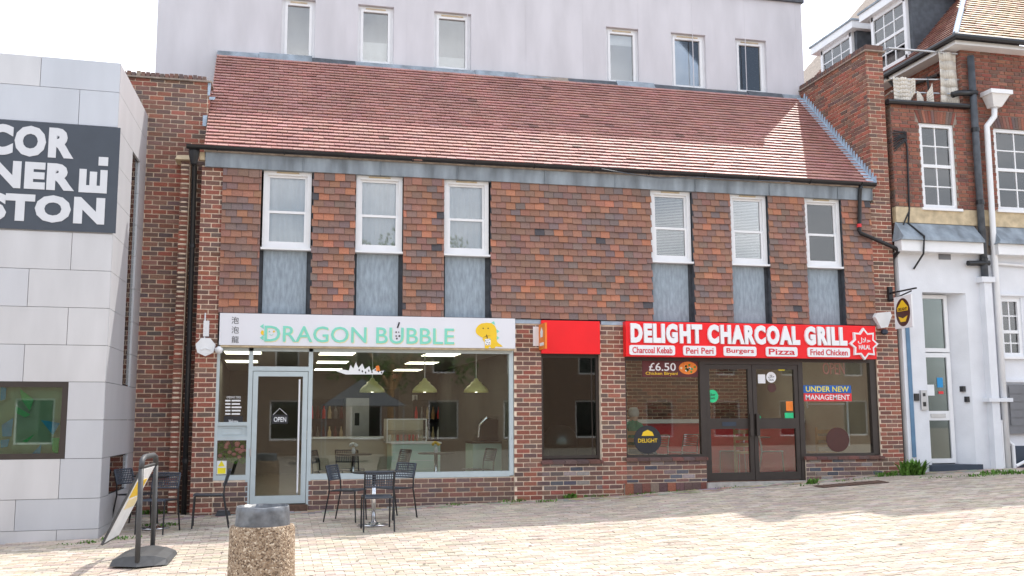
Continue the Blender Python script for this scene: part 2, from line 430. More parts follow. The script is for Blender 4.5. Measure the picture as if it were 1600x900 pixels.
def paver(mb, x, y, col, L=.2, Wd=.1, zz=.016, g=.0032):
    top = []
    for i in range(5): top.append((x + L * i / 4 + (g if i == 0 else -g if i == 4 else 0), y + (zz if i % 2 else 0) + g))
    for i in range(4, -1, -1): top.append((x + L * i / 4 + (g if i == 0 else -g if i == 4 else 0), y + Wd + (zz if i % 2 else 0) - g))
    dz = random.uniform(-.003, .003); tx, ty = random.uniform(-.012, .012), random.uniform(-.012, .012)
    cx, cy = x + L / 2, y + Wd / 2
    T = [(a, b, zg(a, b) + dz + (a - cx) * tx + (b - cy) * ty) for a, b in top]
    i = len(mb.v); n = len(T); mb.v += T + [(a, b, c - .028) for a, b, c in T]
    mb.f.append(tuple(range(i, i + n))); mb.c.append(col)
    for k in range(n): j = (k + 1) % n; mb.f.append((i + j, i + k, i + n + k, i + n + j)); mb.c.append(col)
def blocked(x, y):
    if x < -2.02 and y > -1.9 - (x + 2.1) * -.04: return True
    if x > -1.15 and y > -.10: return True
    return y > .5
cells = []; row = 0; y = -9.2
while y < .6:
    x = -8 + (row % 2) * .1
    while x < 17.5:
        if not blocked(x + .1, y + .06): cells.append((x, y))
        x += .2
    y += .1; row += 1
def inview(x, y):
    v = Vector((x, y, zg(x, y))) - CAM; w = v.dot(WW); px = 800 + F * v.dot(RR) / w; py = 450 - F * v.dot(UU) / w
    return 0 < px < 1600 and py < 896
near = sorted([c for c in cells if inview(c[0] + .1, c[1] + .05)], key=lambda c: (Vector((c[0], c[1], 0)) - CAM).length)
nearset = set(near[:300]); mb = MB()
for c in cells:
    k = jit(random.choice(PAV), .07)
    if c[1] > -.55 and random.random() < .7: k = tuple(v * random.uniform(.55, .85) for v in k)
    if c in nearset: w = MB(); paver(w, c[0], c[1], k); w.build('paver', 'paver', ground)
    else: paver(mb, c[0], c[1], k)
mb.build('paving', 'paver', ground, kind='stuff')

# ================================================================== the shop building
B = thing('shop_building', 'two storey brick shop building with red tiled roof and tile hung upper floor', 'building')
wall = MB()
HY = .006
for x0, x1, y0, y1, z0, z1 in (
        (-1.13, -.81, HY, .34, -.4, 5.56), (-.81, -.29, .03, .2, -.4, .70), (.60, 3.88, .03, .2, -.4, .68),
        (3.88, 4.34, HY, .34, -.4, 3.20), (5.37, 5.80, HY, .34, -.4, 3.20), (4.34, 5.37, HY + .002, .3, -.4, .87),
        (5.80, 7.23, HY + .004, .3, .2, .90), (9.10, 10.58, HY + .004, .3, .2, .88), (10.58, 11.02, HY, .34, -.4, 5.50), (-1.13, 11.02, .05, .3, -.55, -.39),
        (10.67, 11.02, HY + .002, 2.5, 5.50, 8.40), ):
    wall.box(x0, x1, y0, y1, z0, z1)
wallo = wall.build('wall', 'mortar', B)
pw = MB().box(-2.9, -1.135, .61, .95, -.4, 7.10).box(-1.135, -1.105, .612, 2.42, 5.3, 7.098).box(-1.47, -1.33, .31, .62, -.3, 5.70).build('party_wall', 'mortar', B)
FX, FN = (1, 0, 0), (0, -1, 0)
lay('shop', (0, 0, 0), FX, FN, course_rects([(-1.13, -.81, -.1, 5.56)], phase=.05), RED, True)
lay('shop', (0, .02, 0), FX, FN, course_rects([(-.80, -.30, 0, .69, DARK), (.61, 3.87, 0, .67, DARK)]), DARK, True)
lay('shop', (0, 0, 0), FX, FN, course_rects([(3.88, 4.34, 0, 3.17), (5.37, 5.80, 0, 3.17)], phase=.09), RED, True)
lay('shop', (0, 0, 0), FX, FN, course_rects([(4.34, 5.37, 0, .45, RED), (4.34, 5.37, .45, .87, WORN)], phase=.09), RED, True)
lay('shop', (0, 0, 0), FX, FN, course_rects([(5.80, 7.23, .55, .90, WORN), (9.10, 10.58, .3, .88, WORN)], phase=.04), WORN, True)
lay('shop', (0, 0, 0), FX, FN, course_rects([(10.58, 11.02, .2, 5.50), (10.66, 11.02, 5.50, 8.40)], phase=.02), RED, True)
lay('shop', (10.66, 0, 0), (0, -1, 0), (-1, 0, 0), course_rects([(-2.45, 0, 5.7, 8.40)], phase=.1), RED)
lay('party', (0, .60, 0), FX, FN, course_rects([(-2.6, -1.13, 0, 7.10)]), RED + DARK, True)
lay('party', (-1.10, .6, 0), (0, 1, 0), (1, 0, 0), course_rects([(0, 1.8, 5.7, 7.1)]), RED)
lay('party', (0, .30, 0), FX, FN, course_rects([(-1.47, -1.34, 0, 5.70)], 'header'), RED, True)
emit('shop', wallo, n=220); emit('party', pw, n=80)
mb = MB()                                                     # squeezed-out mortar on the toothed stub
for k in range(3, 76):
    if random.random() < .75:
        z = k * .075; h = random.uniform(.010, .024); x0 = -1.465 + random.uniform(0, .03); x1 = -1.345 - random.uniform(0, .03)
        mb.hexa([(x0, .285, z - h * .4), (x1, .285, z - h * .4), (x1 + .01, .31, z - h), (x0 - .01, .31, z - h), (x0, .285, z + h * .4), (x1, .285, z + h * .4), (x1 + .01, .31, z + h), (x0 - .01, .31, z + h)])
mb.build('mortar_blobs', 'mortar', wallo, kind='stuff')
MB().hexa([(-1.56, .22, 5.70), (-1.26, .22, 5.70), (-1.26, .6, 5.70), (-1.56, .6, 5.70), (-1.53, .25, 5.77), (-1.28, .25, 5.78), (-1.28, .6, 5.78), (-1.53, .6, 5.77)]).build('cap_stone', 'stone', wallo)
# copings: tile creasing and bricks on edge
cop = box('coping', 'mortar_dark', 10.63, 11.06, -.05, 2.46, 8.40, 8.425, B)
y = -.03
while y < 2.40:
    MB().box(10.66, 11.02, y, y + .062, 8.425, 8.525 + random.uniform(-.006, .008), jit(random.choice(DARK))).build('coping_brick', 'brick', cop); y += .073
cop = box('coping', 'mortar_dark', -2.95, -1.06, .55, 1.0, 7.10, 7.125, B)
x = -2.9
while x < -1.2:
    MB().box(x, x + .062, .62, .93, 7.125, 7.235 + random.uniform(-.03, .005), jit(random.choice(DARK + [(.35, .29, .22)]))).build('coping_brick', 'brick', cop); x += .073
# quarry tile plinth under the grill window
pl = box('plinth', 'mortar_dark', 5.74, 7.95, -.035, .012, .1, .535, B)
x = 5.75
while x < 7.9:
    top = .55 if x < 7.2 else .55 - (x - 7.2) * .05
    MB().box(x, x + .145, -.045, -.03, .2, top - .012, jit(random.choice([(.17, .075, .06), (.22, .09, .07), (.15, .09, .085), (.28, .11, .07), (.24, .17, .15)]))).build('quarry_tile', 'brick', pl); x += .15
box('threshold', 'concrete', 7.2, 9.12, -.10, .5, .3, .528, B); box('threshold', 'rust', -.28, .60, -.04, .3, .1, .318, B)
# lead caps on the two middle piers
for x0, x1 in ((3.9, 4.33), (5.38, 5.80)): box('lead_cap', 'lead_pale', x0, x1, -.02, .2, 3.17, 3.235, B)
# sills of quarry tiles
for x0, x1, z in ((4.32, 5.39, .87), (5.78, 7.25, .90), (9.08, 10.62, .88)):
    sl_ = box('sill', 'mortar_dark', x0 + .01, x1 - .01, -.035, .14, z + .002, z + .035, B); x = x0
    while x < x1 - .03:
        e = min(x + .205, x1); MB().hexa([(x, -.05, z), (e - .008, -.05, z), (e - .008, .15, z + .01), (x, .15, z + .01), (x, -.05, z + .045), (e - .008, -.05, z + .045), (e - .008, .15, z + .075), (x, .15, z + .075)],
            jit(random.choice([(.15, .08, .07), (.13, .085, .08), (.18, .085, .07)]))).build('sill_tile', 'brick', sl_); x = e
# tile hanging
TP = [(-.81, -.22), (.57, 1.26), (2.03, 2.70), (3.48, 6.32), (7.08, 7.80), (8.53, 9.25), (9.99, 10.58)]
HT = [(0.314, 0.160, 0.113), (0.275, 0.151, 0.115), (0.243, 0.147, 0.120), (0.224, 0.147, 0.128), (0.346, 0.166, 0.109), (0.294, 0.154, 0.115), (0.256, 0.141, 0.113), (0.301, 0.151, 0.105), (0.422, 0.179, 0.109), (.20, .145, .135), (.185, .14, .135), (.235, .135, .105), (.22, .14, .12)]
hang = MB()
for a, b in TP: hang.box(a + .012, b - .012, -.022, .13, 3.26, 5.53)
hango = hang.build('tile_hanging', 'lead_dark', B)
for a, b in TP: tiles('hang', (0, -.024, 0), (1, 0, 0), (0, 0, 1), (0, -1, 0), [(a, b, 3.255, 5.525)], HT, odd=.06, jk=.08, phase=random.uniform(0, .1))
L = POOL['hang']
for i in random.sample(range(len(L)), 9): L[i] = L[i][:10] + ((.075, .07, .078),) + L[i][11:]
emit_tiles('hang', hango)
# upper floor behind the windows
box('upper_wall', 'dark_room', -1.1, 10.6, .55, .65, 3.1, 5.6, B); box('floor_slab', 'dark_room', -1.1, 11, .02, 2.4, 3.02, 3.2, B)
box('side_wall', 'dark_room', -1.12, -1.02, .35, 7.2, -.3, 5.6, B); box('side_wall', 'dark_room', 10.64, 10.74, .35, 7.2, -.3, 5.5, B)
box('lintel', 'lead_dark', -.82, 10.58, .06, .3, 2.98, 3.26, B)
BAYS = [(-.19, .56), (1.27, 2.02), (2.71, 3.46), (6.33, 7.07), (7.81, 8.52), (9.26, 9.98)]
def frame_rect(mb, x0, x1, z0, z1, t, y0, y1):
    mb.box(x0, x0 + t, y0, y1, z0, z1); mb.box(x1 - t, x1, y0, y1, z0, z1); mb.box(x0 + t, x1 - t, y0, y1, z0, z0 + t); mb.box(x0 + t, x1 - t, y0, y1, z1 - t, z1); return mb
for i, (a, b) in enumerate(BAYS):
    z0, z1, zm = 4.30, 5.54, 4.90
    w = frame_rect(MB(), a, b, z0, z1, .065, .03, .12).build('window', 'white_frame', B)
    frame_rect(MB(), a + .065, b - .065, z0 + .065, zm, .04, .05, .10).build('sash', 'white_frame', w)
    frame_rect(MB(), a + .065, b - .065, zm - .03, z1 - .065, .035, .075, .115).build('sash', 'white_frame', w)
    box('pane', 'double_glass', a + .105, b - .105, .072, .076, z0 + .105, zm - .04, w); box('pane', 'double_glass', a + .1, b - .1, .094, .098, zm + .005, z1 - .1, w)
    box('sill', 'white_frame', a - .02, b + .02, -.03, .10, z0 - .035, z0 - .002, w)
    box('trickle_vent', 'stone', a + .2, b - .2, .012, .028, z1 - .035, z1 - .015, w)
    mb = MB(); n = 40                                            # curtain folds
    for k in range(n):
        f = lambda k: (a + .06 + (b - a - .12) * k / n, .15 + .010 * math.sin(k * .8 + i) + .006 * math.sin(k * .37))
        p, q = f(k), f(k + 1); mb.face([(p[0], p[1], z0), (q[0], q[1], z0), (q[0], q[1], z1), (p[0], p[1], z1)])
    if i < 3: mb.build('curtain', 'curtain', w, smooth=True)
    else:
        mb = MB()
        for k in range(44): mb.hexa([(a + .06, .14, z0 + k * .028), (b - .06, .14, z0 + k * .028), (b - .06, .155, z0 + .008 + k * .028), (a + .06, .155, z0 + .008 + k * .028), (a + .06, .14, z0 + k * .028 + .002), (b - .06, .14, z0 + k * .028 + .002), (b - .06, .155, z0 + .010 + k * .028), (a + .06, .155, z0 + .010 + k * .028)])
        mb.build('blind', 'blind', w)
    box('bay_backing', 'lead_dark', a - .04, b + .04, .125, .16, 3.26, 4.27, B)
    box('lead_panel', 'lead_panel', a + .03, b - .05, .09, .122, 3.262, 4.262, B)
# lead fascia in sheets, gutter
x = -1.08
while x < 10.58:
    e = min(x + random.uniform(1.2, 1.6), 10.60)
    MB().hexa([(x, -.06, 5.535), (e - .006, -.06, 5.535), (e - .006, .12, 5.535), (x, .12, 5.535), (x, -.085, 5.79), (e - .006, -.085, 5.79), (e - .006, .12, 5.79), (x, .12, 5.79)]).build('lead_fascia', 'lead', B)
    MB().tube([(e - .003, -.075, 5.54), (e - .003, -.092, 5.78)], .008, 6).build('lead_roll', 'lead', B); x = e
gut = MB(); n = 10
for k in range(n):
    a0, a1 = math.pi + math.pi * k / n, math.pi + math.pi * (k + 1) / n
    for r_, fl in ((.062, 1), (.054, 0)):
        P = [(-1.36, -.165 + r_ * math.cos(a0), 5.835 + r_ * math.sin(a0)), (10.62, -.165 + r_ * math.cos(a0), 5.835 + r_ * math.sin(a0)), (10.62, -.165 + r_ * math.cos(a1), 5.835 + r_ * math.sin(a1)), (-1.36, -.165 + r_ * math.cos(a1), 5.835 + r_ * math.sin(a1))]
        gut.face(P if fl else P[::-1])
for xe in (-1.36, 10.62): gut.face([(xe, -.165 + .06 * math.cos(math.pi + math.pi * k / n), 5.835 + .06 * math.sin(math.pi + math.pi * k / n)) for k in range(n + 1)])
gut = gut.build('gutter', 'black_plastic', B)
for k in range(12): MB().tube([(-.9 + k * 1.02, -.165 + .068 * math.cos(t), 5.835 + .068 * math.sin(t)) for t in [math.pi + math.pi * j / 8 for j in range(9)]], .008, 6).build('bracket', 'black_plastic', gut)
dp = MB().tube([(-1.25, -.1, 5.74), (-1.25, .05, 5.62), (-1.25, .12, 5.55), (-1.235, .12, 3.0), (-1.22, .12, .1)], .04, 12).build('downpipe', 'black_plastic', B, smooth=True)
MB().lathe([(.03, -.16), (.05, -.14), (.075, -.02), (.085, .06), (.08, .10)], 12, (-1.25, -.08, 5.70)).build('hopper', 'black_plastic', dp)
for z in (1.0, 2.7, 4.3): MB().lathe([(.05, -.03), (.05, .03)], 12, (-1.235 + (3 - z) * .004, .12, z)).build('pipe_collar', 'black_plastic', dp)
box('timber_end', 'stone', -1.17, -1.09, -.05, .05, 5.64, 5.76, B)
q0, q1 = onY(1343, 300, -.10), onY(1343, 364, -.10)
dp = MB().tube([(q0.x, -.165, 5.80), (q0.x, -.12, 5.70), (q0.x, -.10, 5.6), (q1.x, -.10, q1.z + .04), (q1.x + .02, -.10, q1.z), (11.00, -.12, 4.66), (11.06, -.10, 4.60), (11.07, .10, 4.5), (11.075, .12, 4.3), (11.075, .12, .5)], .036, 10).build('downpipe', 'black_plastic', B, smooth=True)
MB().lathe([(.042, -.03), (.042, .03)], 12, (q1.x, -.10, 5.05)).build('pipe_collar', 'banner_red', dp)
# roof
SL = (8.19 - 5.80) / 2.43; RV = Vector((0, 1, SL)).normalized(); RN = Vector((0, -SL, 1)).normalized(); RLEN = 2.43 * math.sqrt(1 + SL * SL)
e0, e1 = Vector((0, -.15, 5.80)), Vector((0, 2.40, 5.80 + 2.55 * SL))
roof = MB().hexa([(-1.10, -.13, 5.76), (10.64, -.13, 5.76), (10.64, 2.42, 5.70), (-1.10, 2.42, 5.70), (-1.10, -.15, 5.80), (10.64, -.15, 5.80), (10.64, e1.y, e1.z), (-1.10, e1.y, e1.z)]).build('roof', 'mortar_dark', B)
RT = [(.43, .215, .185), (.41, .20, .175), (.45, .225, .195), (.395, .195, .17), (.425, .205, .175)]
tiles('roof', (0, -.15, 5.80), (1, 0, 0), RV, RN, [(-1.10, 10.62, -.03, RLEN)], RT, proud=.036, odd=.02)
L = POOL['roof']
for i in random.sample(range(len(L)), 10): L[i] = L[i][:10] + (jit((.20, .10, .085)),) + L[i][11:]
emit_tiles('roof', roof, 'roof_tile', name='roof_tile', rest='roof_tiling')
x = -1.10                                                     # flashing against the block behind
while x < 10.6:
    e = min(x + random.uniform(.7, 1.2), 10.64); h = random.uniform(.10, .15)
    MB().hexa([(x, 2.22, 8.125), (e - .004, 2.22, 8.125), (e - .004, 2.40, 8.17), (x, 2.40, 8.17), (x, 2.375, 8.19 + h), (e - .004, 2.375, 8.19 + h + random.uniform(-.015, .015)), (e - .004, 2.41, 8.19 + h), (x, 2.41, 8.19 + h)]).build('lead_flashing', 'lead_dark' if random.random() < .4 else 'lead', B); x = e
st = MB()                                                     # stepped flashing along the right parapet
n = 30
for k in range(n):
    v = RLEN * k / n; P = e0 + RV * v + RN * .022; Q = e0 + RV * (v + RLEN / n) + RN * .022
    st.face([(10.50, P.y, P.z), (10.655, P.y, P.z + .01), (10.655, Q.y, Q.z + .01), (10.50, Q.y, Q.z)])
    st.face([(10.652, P.y, P.z), (10.652, P.y - .0, P.z + .17), (10.652, Q.y - .03, P.z + .17), (10.652, Q.y, Q.z)])
st.build('stepped_flashing', 'lead_pale', B)
MB().face([(10.655, -.16, 5.80), (10.70, -.04, 5.80), (10.70, -.04, 5.98), (10.655, -.03, 5.98)]).box(10.56, 10.72, -.03, -.022, 5.82, 5.99).build('lead_flashing', 'lead_pale', B)
for (px0, py0), (px1, py1) in (((317, 180), (322, 197)), ((327, 151), (335, 156)), ((325, 128), (328, 149))):
    P, Q = onY(px0, py0, .585), onY(px1, py1, .585); MB().face([(P.x, .590, Q.z), (Q.x, .585, Q.z), (Q.x + .015, .580, P.z), (P.x, .592, P.z)]).build('lead_flashing', 'lead_pale', B).modifiers.new('s', 'SOLIDIFY').thickness = .006

# ---------------- bubble tea shopfront
Ys = .05
sf = MB()
for x0, x1, z0, z1 in ((-.81, -.765, .70, 2.72), (-.335, -.27, .30, 2.72), (.575, .64, .30, 2.72), (3.80, 3.87, .70, 2.72), (-.765, -.335, .70, .775), (-.765, -.335, 1.30, 1.36), (-.765, -.335, 1.52, 1.575),
                       (-.765, 3.80, 2.665, 2.72), (.64, 3.80, .685, .775), (-.27, .575, 2.36, 2.43)):
    sf.box(x0, x1, Ys - .03, Ys + .05, z0, z1)
sfo = sf.build('shopfront_frame', 'aluminium', B)
box('panel', 'aluminium', -.765, -.335, Ys, Ys + .03, 1.36, 1.52, sfo); frame_rect(MB(), -.70, -.40, 1.385, 1.495, .012, Ys - .012, Ys + .002).build('panel_moulding', 'aluminium', sfo)
for x0, x1, z0, z1 in ((-.765, -.335, .775, 1.30), (-.765, -.335, 1.575, 2.665), (-.27, .575, 2.43, 2.665), (.64, 3.80, .775, 2.665)):
    box('pane', 'glass', x0, x1, Ys + .01, Ys + .014, z0, z1, sfo)
d = frame_rect(MB(), -.262, .567, .335, 2.352, .075, Ys - .025, Ys + .03).box(-.187, .492, Ys - .024, Ys + .029, .41, .455).build('door', 'aluminium', B)
box('pane', 'glass', -.187, .492, Ys, Ys + .004, .455, 2.277, d)
MB().tube([(.44, Ys - .08, .50), (.44, Ys - .08, 2.23)], .014, 8).build('pull_handle', 'white_frame', d); box('hinge', 'steel', -.285, -.26, Ys - .04, Ys - .02, 1.05, 1.17, d)
MB().tube([(.44, Ys - .08, .50), (.44, Ys - .02, .47)], .012, 8).build('handle_bracket', 'steel', d)
# ---------------- small dark window
sf = frame_rect(MB(), 4.345, 5.365, .955, 2.67, .05, .10, .16).box(5.24, 5.25, .12, .14, 1.0, 2.62).build('window', 'brown_frame', B)
box('pane', 'glass_dark', 4.395, 5.315, .125, .129, 1.005, 2.62, sf); box('lintel', 'brown_frame', 4.34, 5.37, .02, .3, 2.67, 3.2, B)
# ---------------- grill shopfront
Yg = .08
sf = MB()
for x0, x1, z0, z1 in ((5.80, 5.83, .95, 2.64), (7.17, 7.27, .53, 2.64), (9.03, 9.12, .53, 2.64), (10.45, 10.58, .95, 2.64), (5.83, 7.17, .95, 1.0), (9.12, 10.45, .94, .985), (5.83, 7.17, 2.58, 2.64), (9.12, 10.45, 2.58, 2.64), (7.27, 9.03, 2.53, 2.64)):
    sf.box(x0, x1, Yg - .04, Yg + .06, z0, z1)
sfo2 = sf.build('shopfront_frame', 'brown_frame', B)
box('pane', 'glass', 5.83, 7.17, Yg, Yg + .004, 1.0, 2.58, sfo2); box('pane', 'glass', 9.12, 10.45, Yg, Yg + .004, .985, 2.58, sfo2)
for x0, x1, hx in ((7.275, 8.145, 8.09), (8.155, 9.025, 8.21)):
    d = frame_rect(MB(), x0, x1, .545, 2.525, .075, Yg - .03, Yg + .03).box(x0 + .075, x1 - .075, Yg - .029, Yg + .029, .62, .68).box(x0 + .075, x1 - .075, Yg - .029, Yg + .029, 1.42, 1.60).build('door', 'brown_frame', B)
    box('pane', 'glass', x0 + .075, x1 - .075, Yg, Yg + .004, .68, 1.42, d); box('pane', 'glass', x0 + .075, x1 - .075, Yg, Yg + .004, 1.60, 2.45, d)
    box('pull_handle', 'brown_frame', hx - .03, hx + .03, Yg - .09, Yg - .03, 1.30, 1.68, d)
    if x0 < 8: box('letter_plate', 'navy', 7.56, 7.82, Yg - .036, Yg - .028, 1.47, 1.54, d)
# ---------------- interiors (rooms belong to the building)
def room(x0, x1, y1, zf, zc, floor, wallm, side):
    box('room_floor', floor, x0, x1, .12, y1, zf - .06, zf, B); box('room_ceiling', 'ceiling', x0, x1, .12, y1, zc, zc + .05, B)
    box('room_back_wall', wallm, x0, x1, y1, y1 + .1, zf, zc, B); box('room_side_wall', side, x0 - .06, x0, .2, y1, zf, zc, B); box('room_side_wall', side, x1, x1 + .06, .2, y1, zf, zc, B)
room(-.95, 4.05, 9.0, .33, 2.78, 'floor_grey', 'wall_olive', 'wall_olive')
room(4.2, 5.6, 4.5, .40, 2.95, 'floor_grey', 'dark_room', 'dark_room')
room(5.7, 10.58, 6.0, .53, 2.95, 'floor_red', 'wall_cream', 'wall_cream')

# ================================================================== rendered block behind
RB = thing('rendered_block', 'tall pale lilac grey rendered block rising behind the tiled roof', 'building')
GW = [(.03, .64), (1.44, 2.12), (2.90, 3.63), (6.40, 7.10), (7.80, 8.56), (9.23, 9.93)]
xl, xr = -2.17, 10.78
w = MB(); w.box(xl, xr, 2.42, 2.67, 3.25, 8.24).box(xl, xr, 2.42, 2.67, 9.46, 10.36)
ed = [xl] + [v for p in GW for v in p] + [xr]
for a, b in zip(ed[::2], ed[1::2]): w.box(a, b, 2.42, 2.67, 8.24, 9.46)
w.box(xl, xl + .25, 2.67, 12, 3.25, 10.36).box(xr - .25, xr, 2.67, 12, 3.25, 10.36).box(xl, xr, 11.8, 12.05, 3.25, 10.36)
w.box(xl + .25, xr - .25, 2.67, 11.8, 10.1, 10.3).box(xl + .25, xr - .25, 3.2, 3.3, 3.25, 10.1)
w.build('wall', 'render', RB)
box('coping', 'lead_dark', xl - .04, xr + .04, 2.36, 12.1, 10.36, 10.44, RB)
for x in [xl + 1.0 + k * 1.18 for k in range(11)]: box('render_joint', 'render', x, x + .012, 2.417, 2.43, 8.3, 10.36, RB)
for i, (a, b) in enumerate(GW):
    z0, z1 = 8.27, 9.455
    w = frame_rect(MB(), a, b, z0, z1, .055, 2.50, 2.58).build('window', 'white_frame', RB)
    frame_rect(MB(), a + .055, b - .055, z0 + .055, z1 - .055, .05, 2.485, 2.56).build('sash', 'white_frame', w)
    box('pane', 'double_glass', a + .105, b - .105, 2.53, 2.534, z0 + .105, z1 - .105, w)
    box('sill', 'white_frame', a - .07, b + .07, 2.35, 2.52, z0 - .05, z0 - .005, w); box('trickle_vent', 'stone', a + .15, b - .15, 2.47, 2.484, z1 - .06, z1 - .04, w)
    if i in (1, 2): MB().box(a, b, 2.64, 2.65, z0, lerp(z0, z1, .45 if i == 1 else .3)).build('blind', 'curtain', w)
    elif i == 4: box('blind', 'curtain', a, b, 2.66, 2.67, z0, z1, w)
    elif i == 5:
        mb = MB()
        for k in range(16):
            f = lambda k: (a + .05 + .45 * k / 16, 2.68 + .02 * math.sin(k * 1.7))
            p, q = f(k), f(k + 1); mb.face([(p[0], p[1], z0), (q[0], q[1], z0), (q[0], q[1], z1), (p[0], p[1], z1)])
        mb.build('curtain', 'curtain', w)
    elif i == 3: box('blind', 'curtain', a, b, 2.66, 2.67, z1 - .28, z1, w)

# ================================================================== clad corner building on the left
CB = thing('clad_building', 'silver panel clad corner building with big dark sign and square window', 'building')
C0 = Vector((-2.12, -1.85, 0)); bA, aA = R(2.34), R(1.96)
MF = Matrix.Translation(C0) @ Matrix.Rotation(bA, 4, 'Z')                     # X right along the front (negative = left), Y into the building
MS = Matrix.Translation(C0) @ Matrix.Rotation(R(90) - aA, 4, 'Z')             # X back along the side, -Y outwards
def zc(py):
    lo, hi = -1., 9.
    for i in range(40):
        m = (lo + hi) / 2; v = Vector((C0.x, C0.y, m)) - CAM
        if 450 - F * v.dot(UU) / v.dot(WW) > py: lo = m
        else: hi = m
    return lo
def xbox(M, name, m, x0, x1, y0, y1, z0, z1, parent):
    b_ = MB().box(x0, x1, y0, y1, z0, z1); b_.v = [tuple(M @ Vector(v)) for v in b_.v]; return b_.build(name, m, parent)
ZR = [zc(p) for p in (99, 145, 199.5, 255, 311, 366, 424, 482, 540, 597, 656, 716, 778, 826)] + [-.2]
core = MB(); core.box(-9, -.03, .03, 3.5, -.3, ZR[0] - .02); core.v = [tuple(MF @ Vector(v)) for v in core.v]
win_z = (ZR[11], ZR[9])
def onplane(px, py, M):
    n = (M.to_3x3() @ Vector((0, 1, 0))); q = ray(px, py); t = (M.translation - CAM).dot(n) / q.dot(n); return M.inverted() @ (CAM + q * t)
wl, wr = -3.0, onplane(104, 660, MF).x
s1a, s1b = onplane(199, 420, MS).x, onplane(211, 420, MS).x
s2a, s2b = onplane(171, 735, MS).x, onplane(198, 735, MS).x; s2z = (onplane(184, 768, MS).z, onplane(184, 711, MS).z)
s1z = (ZR[9], zc(199.5))
core = MB(); core.box(-9, wl, .02, 3.5, -.3, ZR[0] - .02).box(wr, -.02, .02, 2.4, -.3, ZR[0] - .02).box(wl, wr, .02, 3, -.3, win_z[0]).box(wl, wr, .02, 3, win_z[1], ZR[0] - .02).box(wl, wr, 1.0, 1.1, win_z[0], win_z[1])
core.v = [tuple(MF @ Vector(v)) for v in core.v]; core.build('wall', 'seam', CB)
for r in range(len(ZR) - 1):
    z1, z0 = ZR[r] - .003, ZR[r + 1] + .003
    if 2 <= r <= 4: segs = [(-9, -5), (-5, -3.5), (-3.5, 0)]
    else:
        off = 0. if r % 2 == 0 else .5; segs = []; x = 0.; first = 1.0 - off if off else 1.0
        e = -first
        while x > -8: segs.append((e, x)); x = e; e -= 1.02
    for a, b in segs:
        if r in (9, 10):
            if a < wr and b > wl:
                if b > wr: a = wr
                elif a < wl: b = wl
                else: continue
        if b - a > .03: xbox(MF, 'cladding_panel', random.choice(['cladding', 'cladding_cool', 'cladding_warm']), a + .003, b - .003, -.012, .02, z0, z1, CB)
    cuts = [(0., 2.6)]
    if r >= 2 and r <= 8: cuts = [(0, s1a), (s1b, 2.6)]
    if r in (11, ): cuts = [(0, s2a), (s2b, 2.6)]
    for a, b in cuts: xbox(MS, 'cladding_panel', 'cladding', a + .003, b - .003, -.002, .03, z0, z1, CB)
sw = xbox(MS, 'slot_window', 'seam', s1a, s1b, .06, .08, s1z[0], s1z[1], CB); xbox(MS, 'pane', 'glass_dark', s1a + .01, s1b - .01, .03, .034, s1z[0] + .02, s1z[1] - .02, sw)
sw = xbox(MS, 'small_window', 'seam', s2a, s2b, .06, .08, s2z[0], s2z[1], CB); xbox(MS, 'pane', 'glass', s2a + .02, s2b - .02, .03, .034, s2z[0] + .02, s2z[1] - .02, sw)
xbox(MS, 'vinyl_shape', 'vinyl_blue', s2a + .04, s2a + .16, .045, .05, s2z[0] + .05, s2z[0] + .36, sw); xbox(MS, 'vinyl_shape', 'vinyl_green', s2a + .28, s2b - .05, .045, .05, s2z[0] + .33, s2z[1] - .05, sw)
fw = frame_rect(MB(), wl, wr, win_z[0], win_z[1], .07, -.012, .06); fw.v = [tuple(MF @ Vector(v)) for v in fw.v]; fw = fw.build('window', 'brown_frame', CB)
xbox(MF, 'pane', 'glass_green', wl + .07, wr - .07, .02, .024, win_z[0] + .07, win_z[1] - .07, fw)
xbox(MF, 'reflection_panel', 'pane_reflection', wl, wr, .12, .15, win_z[0], win_z[1], fw); xbox(MF, 'mullion', 'mint_panel', -1.42, -1.36, .03, .08, win_z[0] + .07, win_z[1] - .07, fw)  # panel close behind the glass, coloured as its green-grey brick reflection
for poly, m in (([(30, 607), (52, 624), (46, 642), (33, 625)], 'vinyl_green'), ([(24, 634), (47, 648), (38, 652), (24, 645)], 'vinyl_green'), ([(63, 656), (93, 661), (82, 680)], 'vinyl_blue'), ([(33, 690), (54, 678), (42, 691)], 'vinyl_green'), ([(47, 711), (64, 694), (62, 711)], 'vinyl_blue'), ([(80, 684), (92, 684), (90, 711), (81, 705)], 'vinyl_green'), ([(2, 664), (20, 653), (17, 682), (3, 682)], 'vinyl_blue'), ([(0, 688), (14, 686), (11, 698), (0, 700)], 'vinyl_blue'), ([(0, 604), (9, 606), (8, 624), (0, 626)], 'vinyl_blue')):
    pts = [onplane(x, y, MF) for x, y in poly]; b_ = MB().prism([(p.x, p.z) for p in reversed(pts)], .030, .034); b_.v = [tuple(MF @ Vector(v)) for v in b_.v]; b_.build('vinyl_shape', m, fw)
CS = thing('wall_sign', 'dark slate wall sign with big pale grey stacked capitals on the clad building', 'sign')
sr = onplane(185, 280, MF).x
xbox(MF, 'sign_board', 'slate_sign', -3.4, sr, -.035, -.014, ZR[5] + .01, ZR[2] - .01, CS)
def px_text(s, ax, bx, ty, by, M=MF, ref=100):
    a, b = onplane(ax, ref, M).x, onplane(bx, ref, M).x; lettering(s, a, b, zc(by), zc(ty), -.035, 'letter_grey', CS, .008, .06, each=True, M=M, squeeze=.92)
px_text('COR', -24, 118, 207, 254, ref=230); px_text('NER', -17, 119, 262, 303, ref=285); px_text('STON', -26, 166, 311, 353, ref=335)
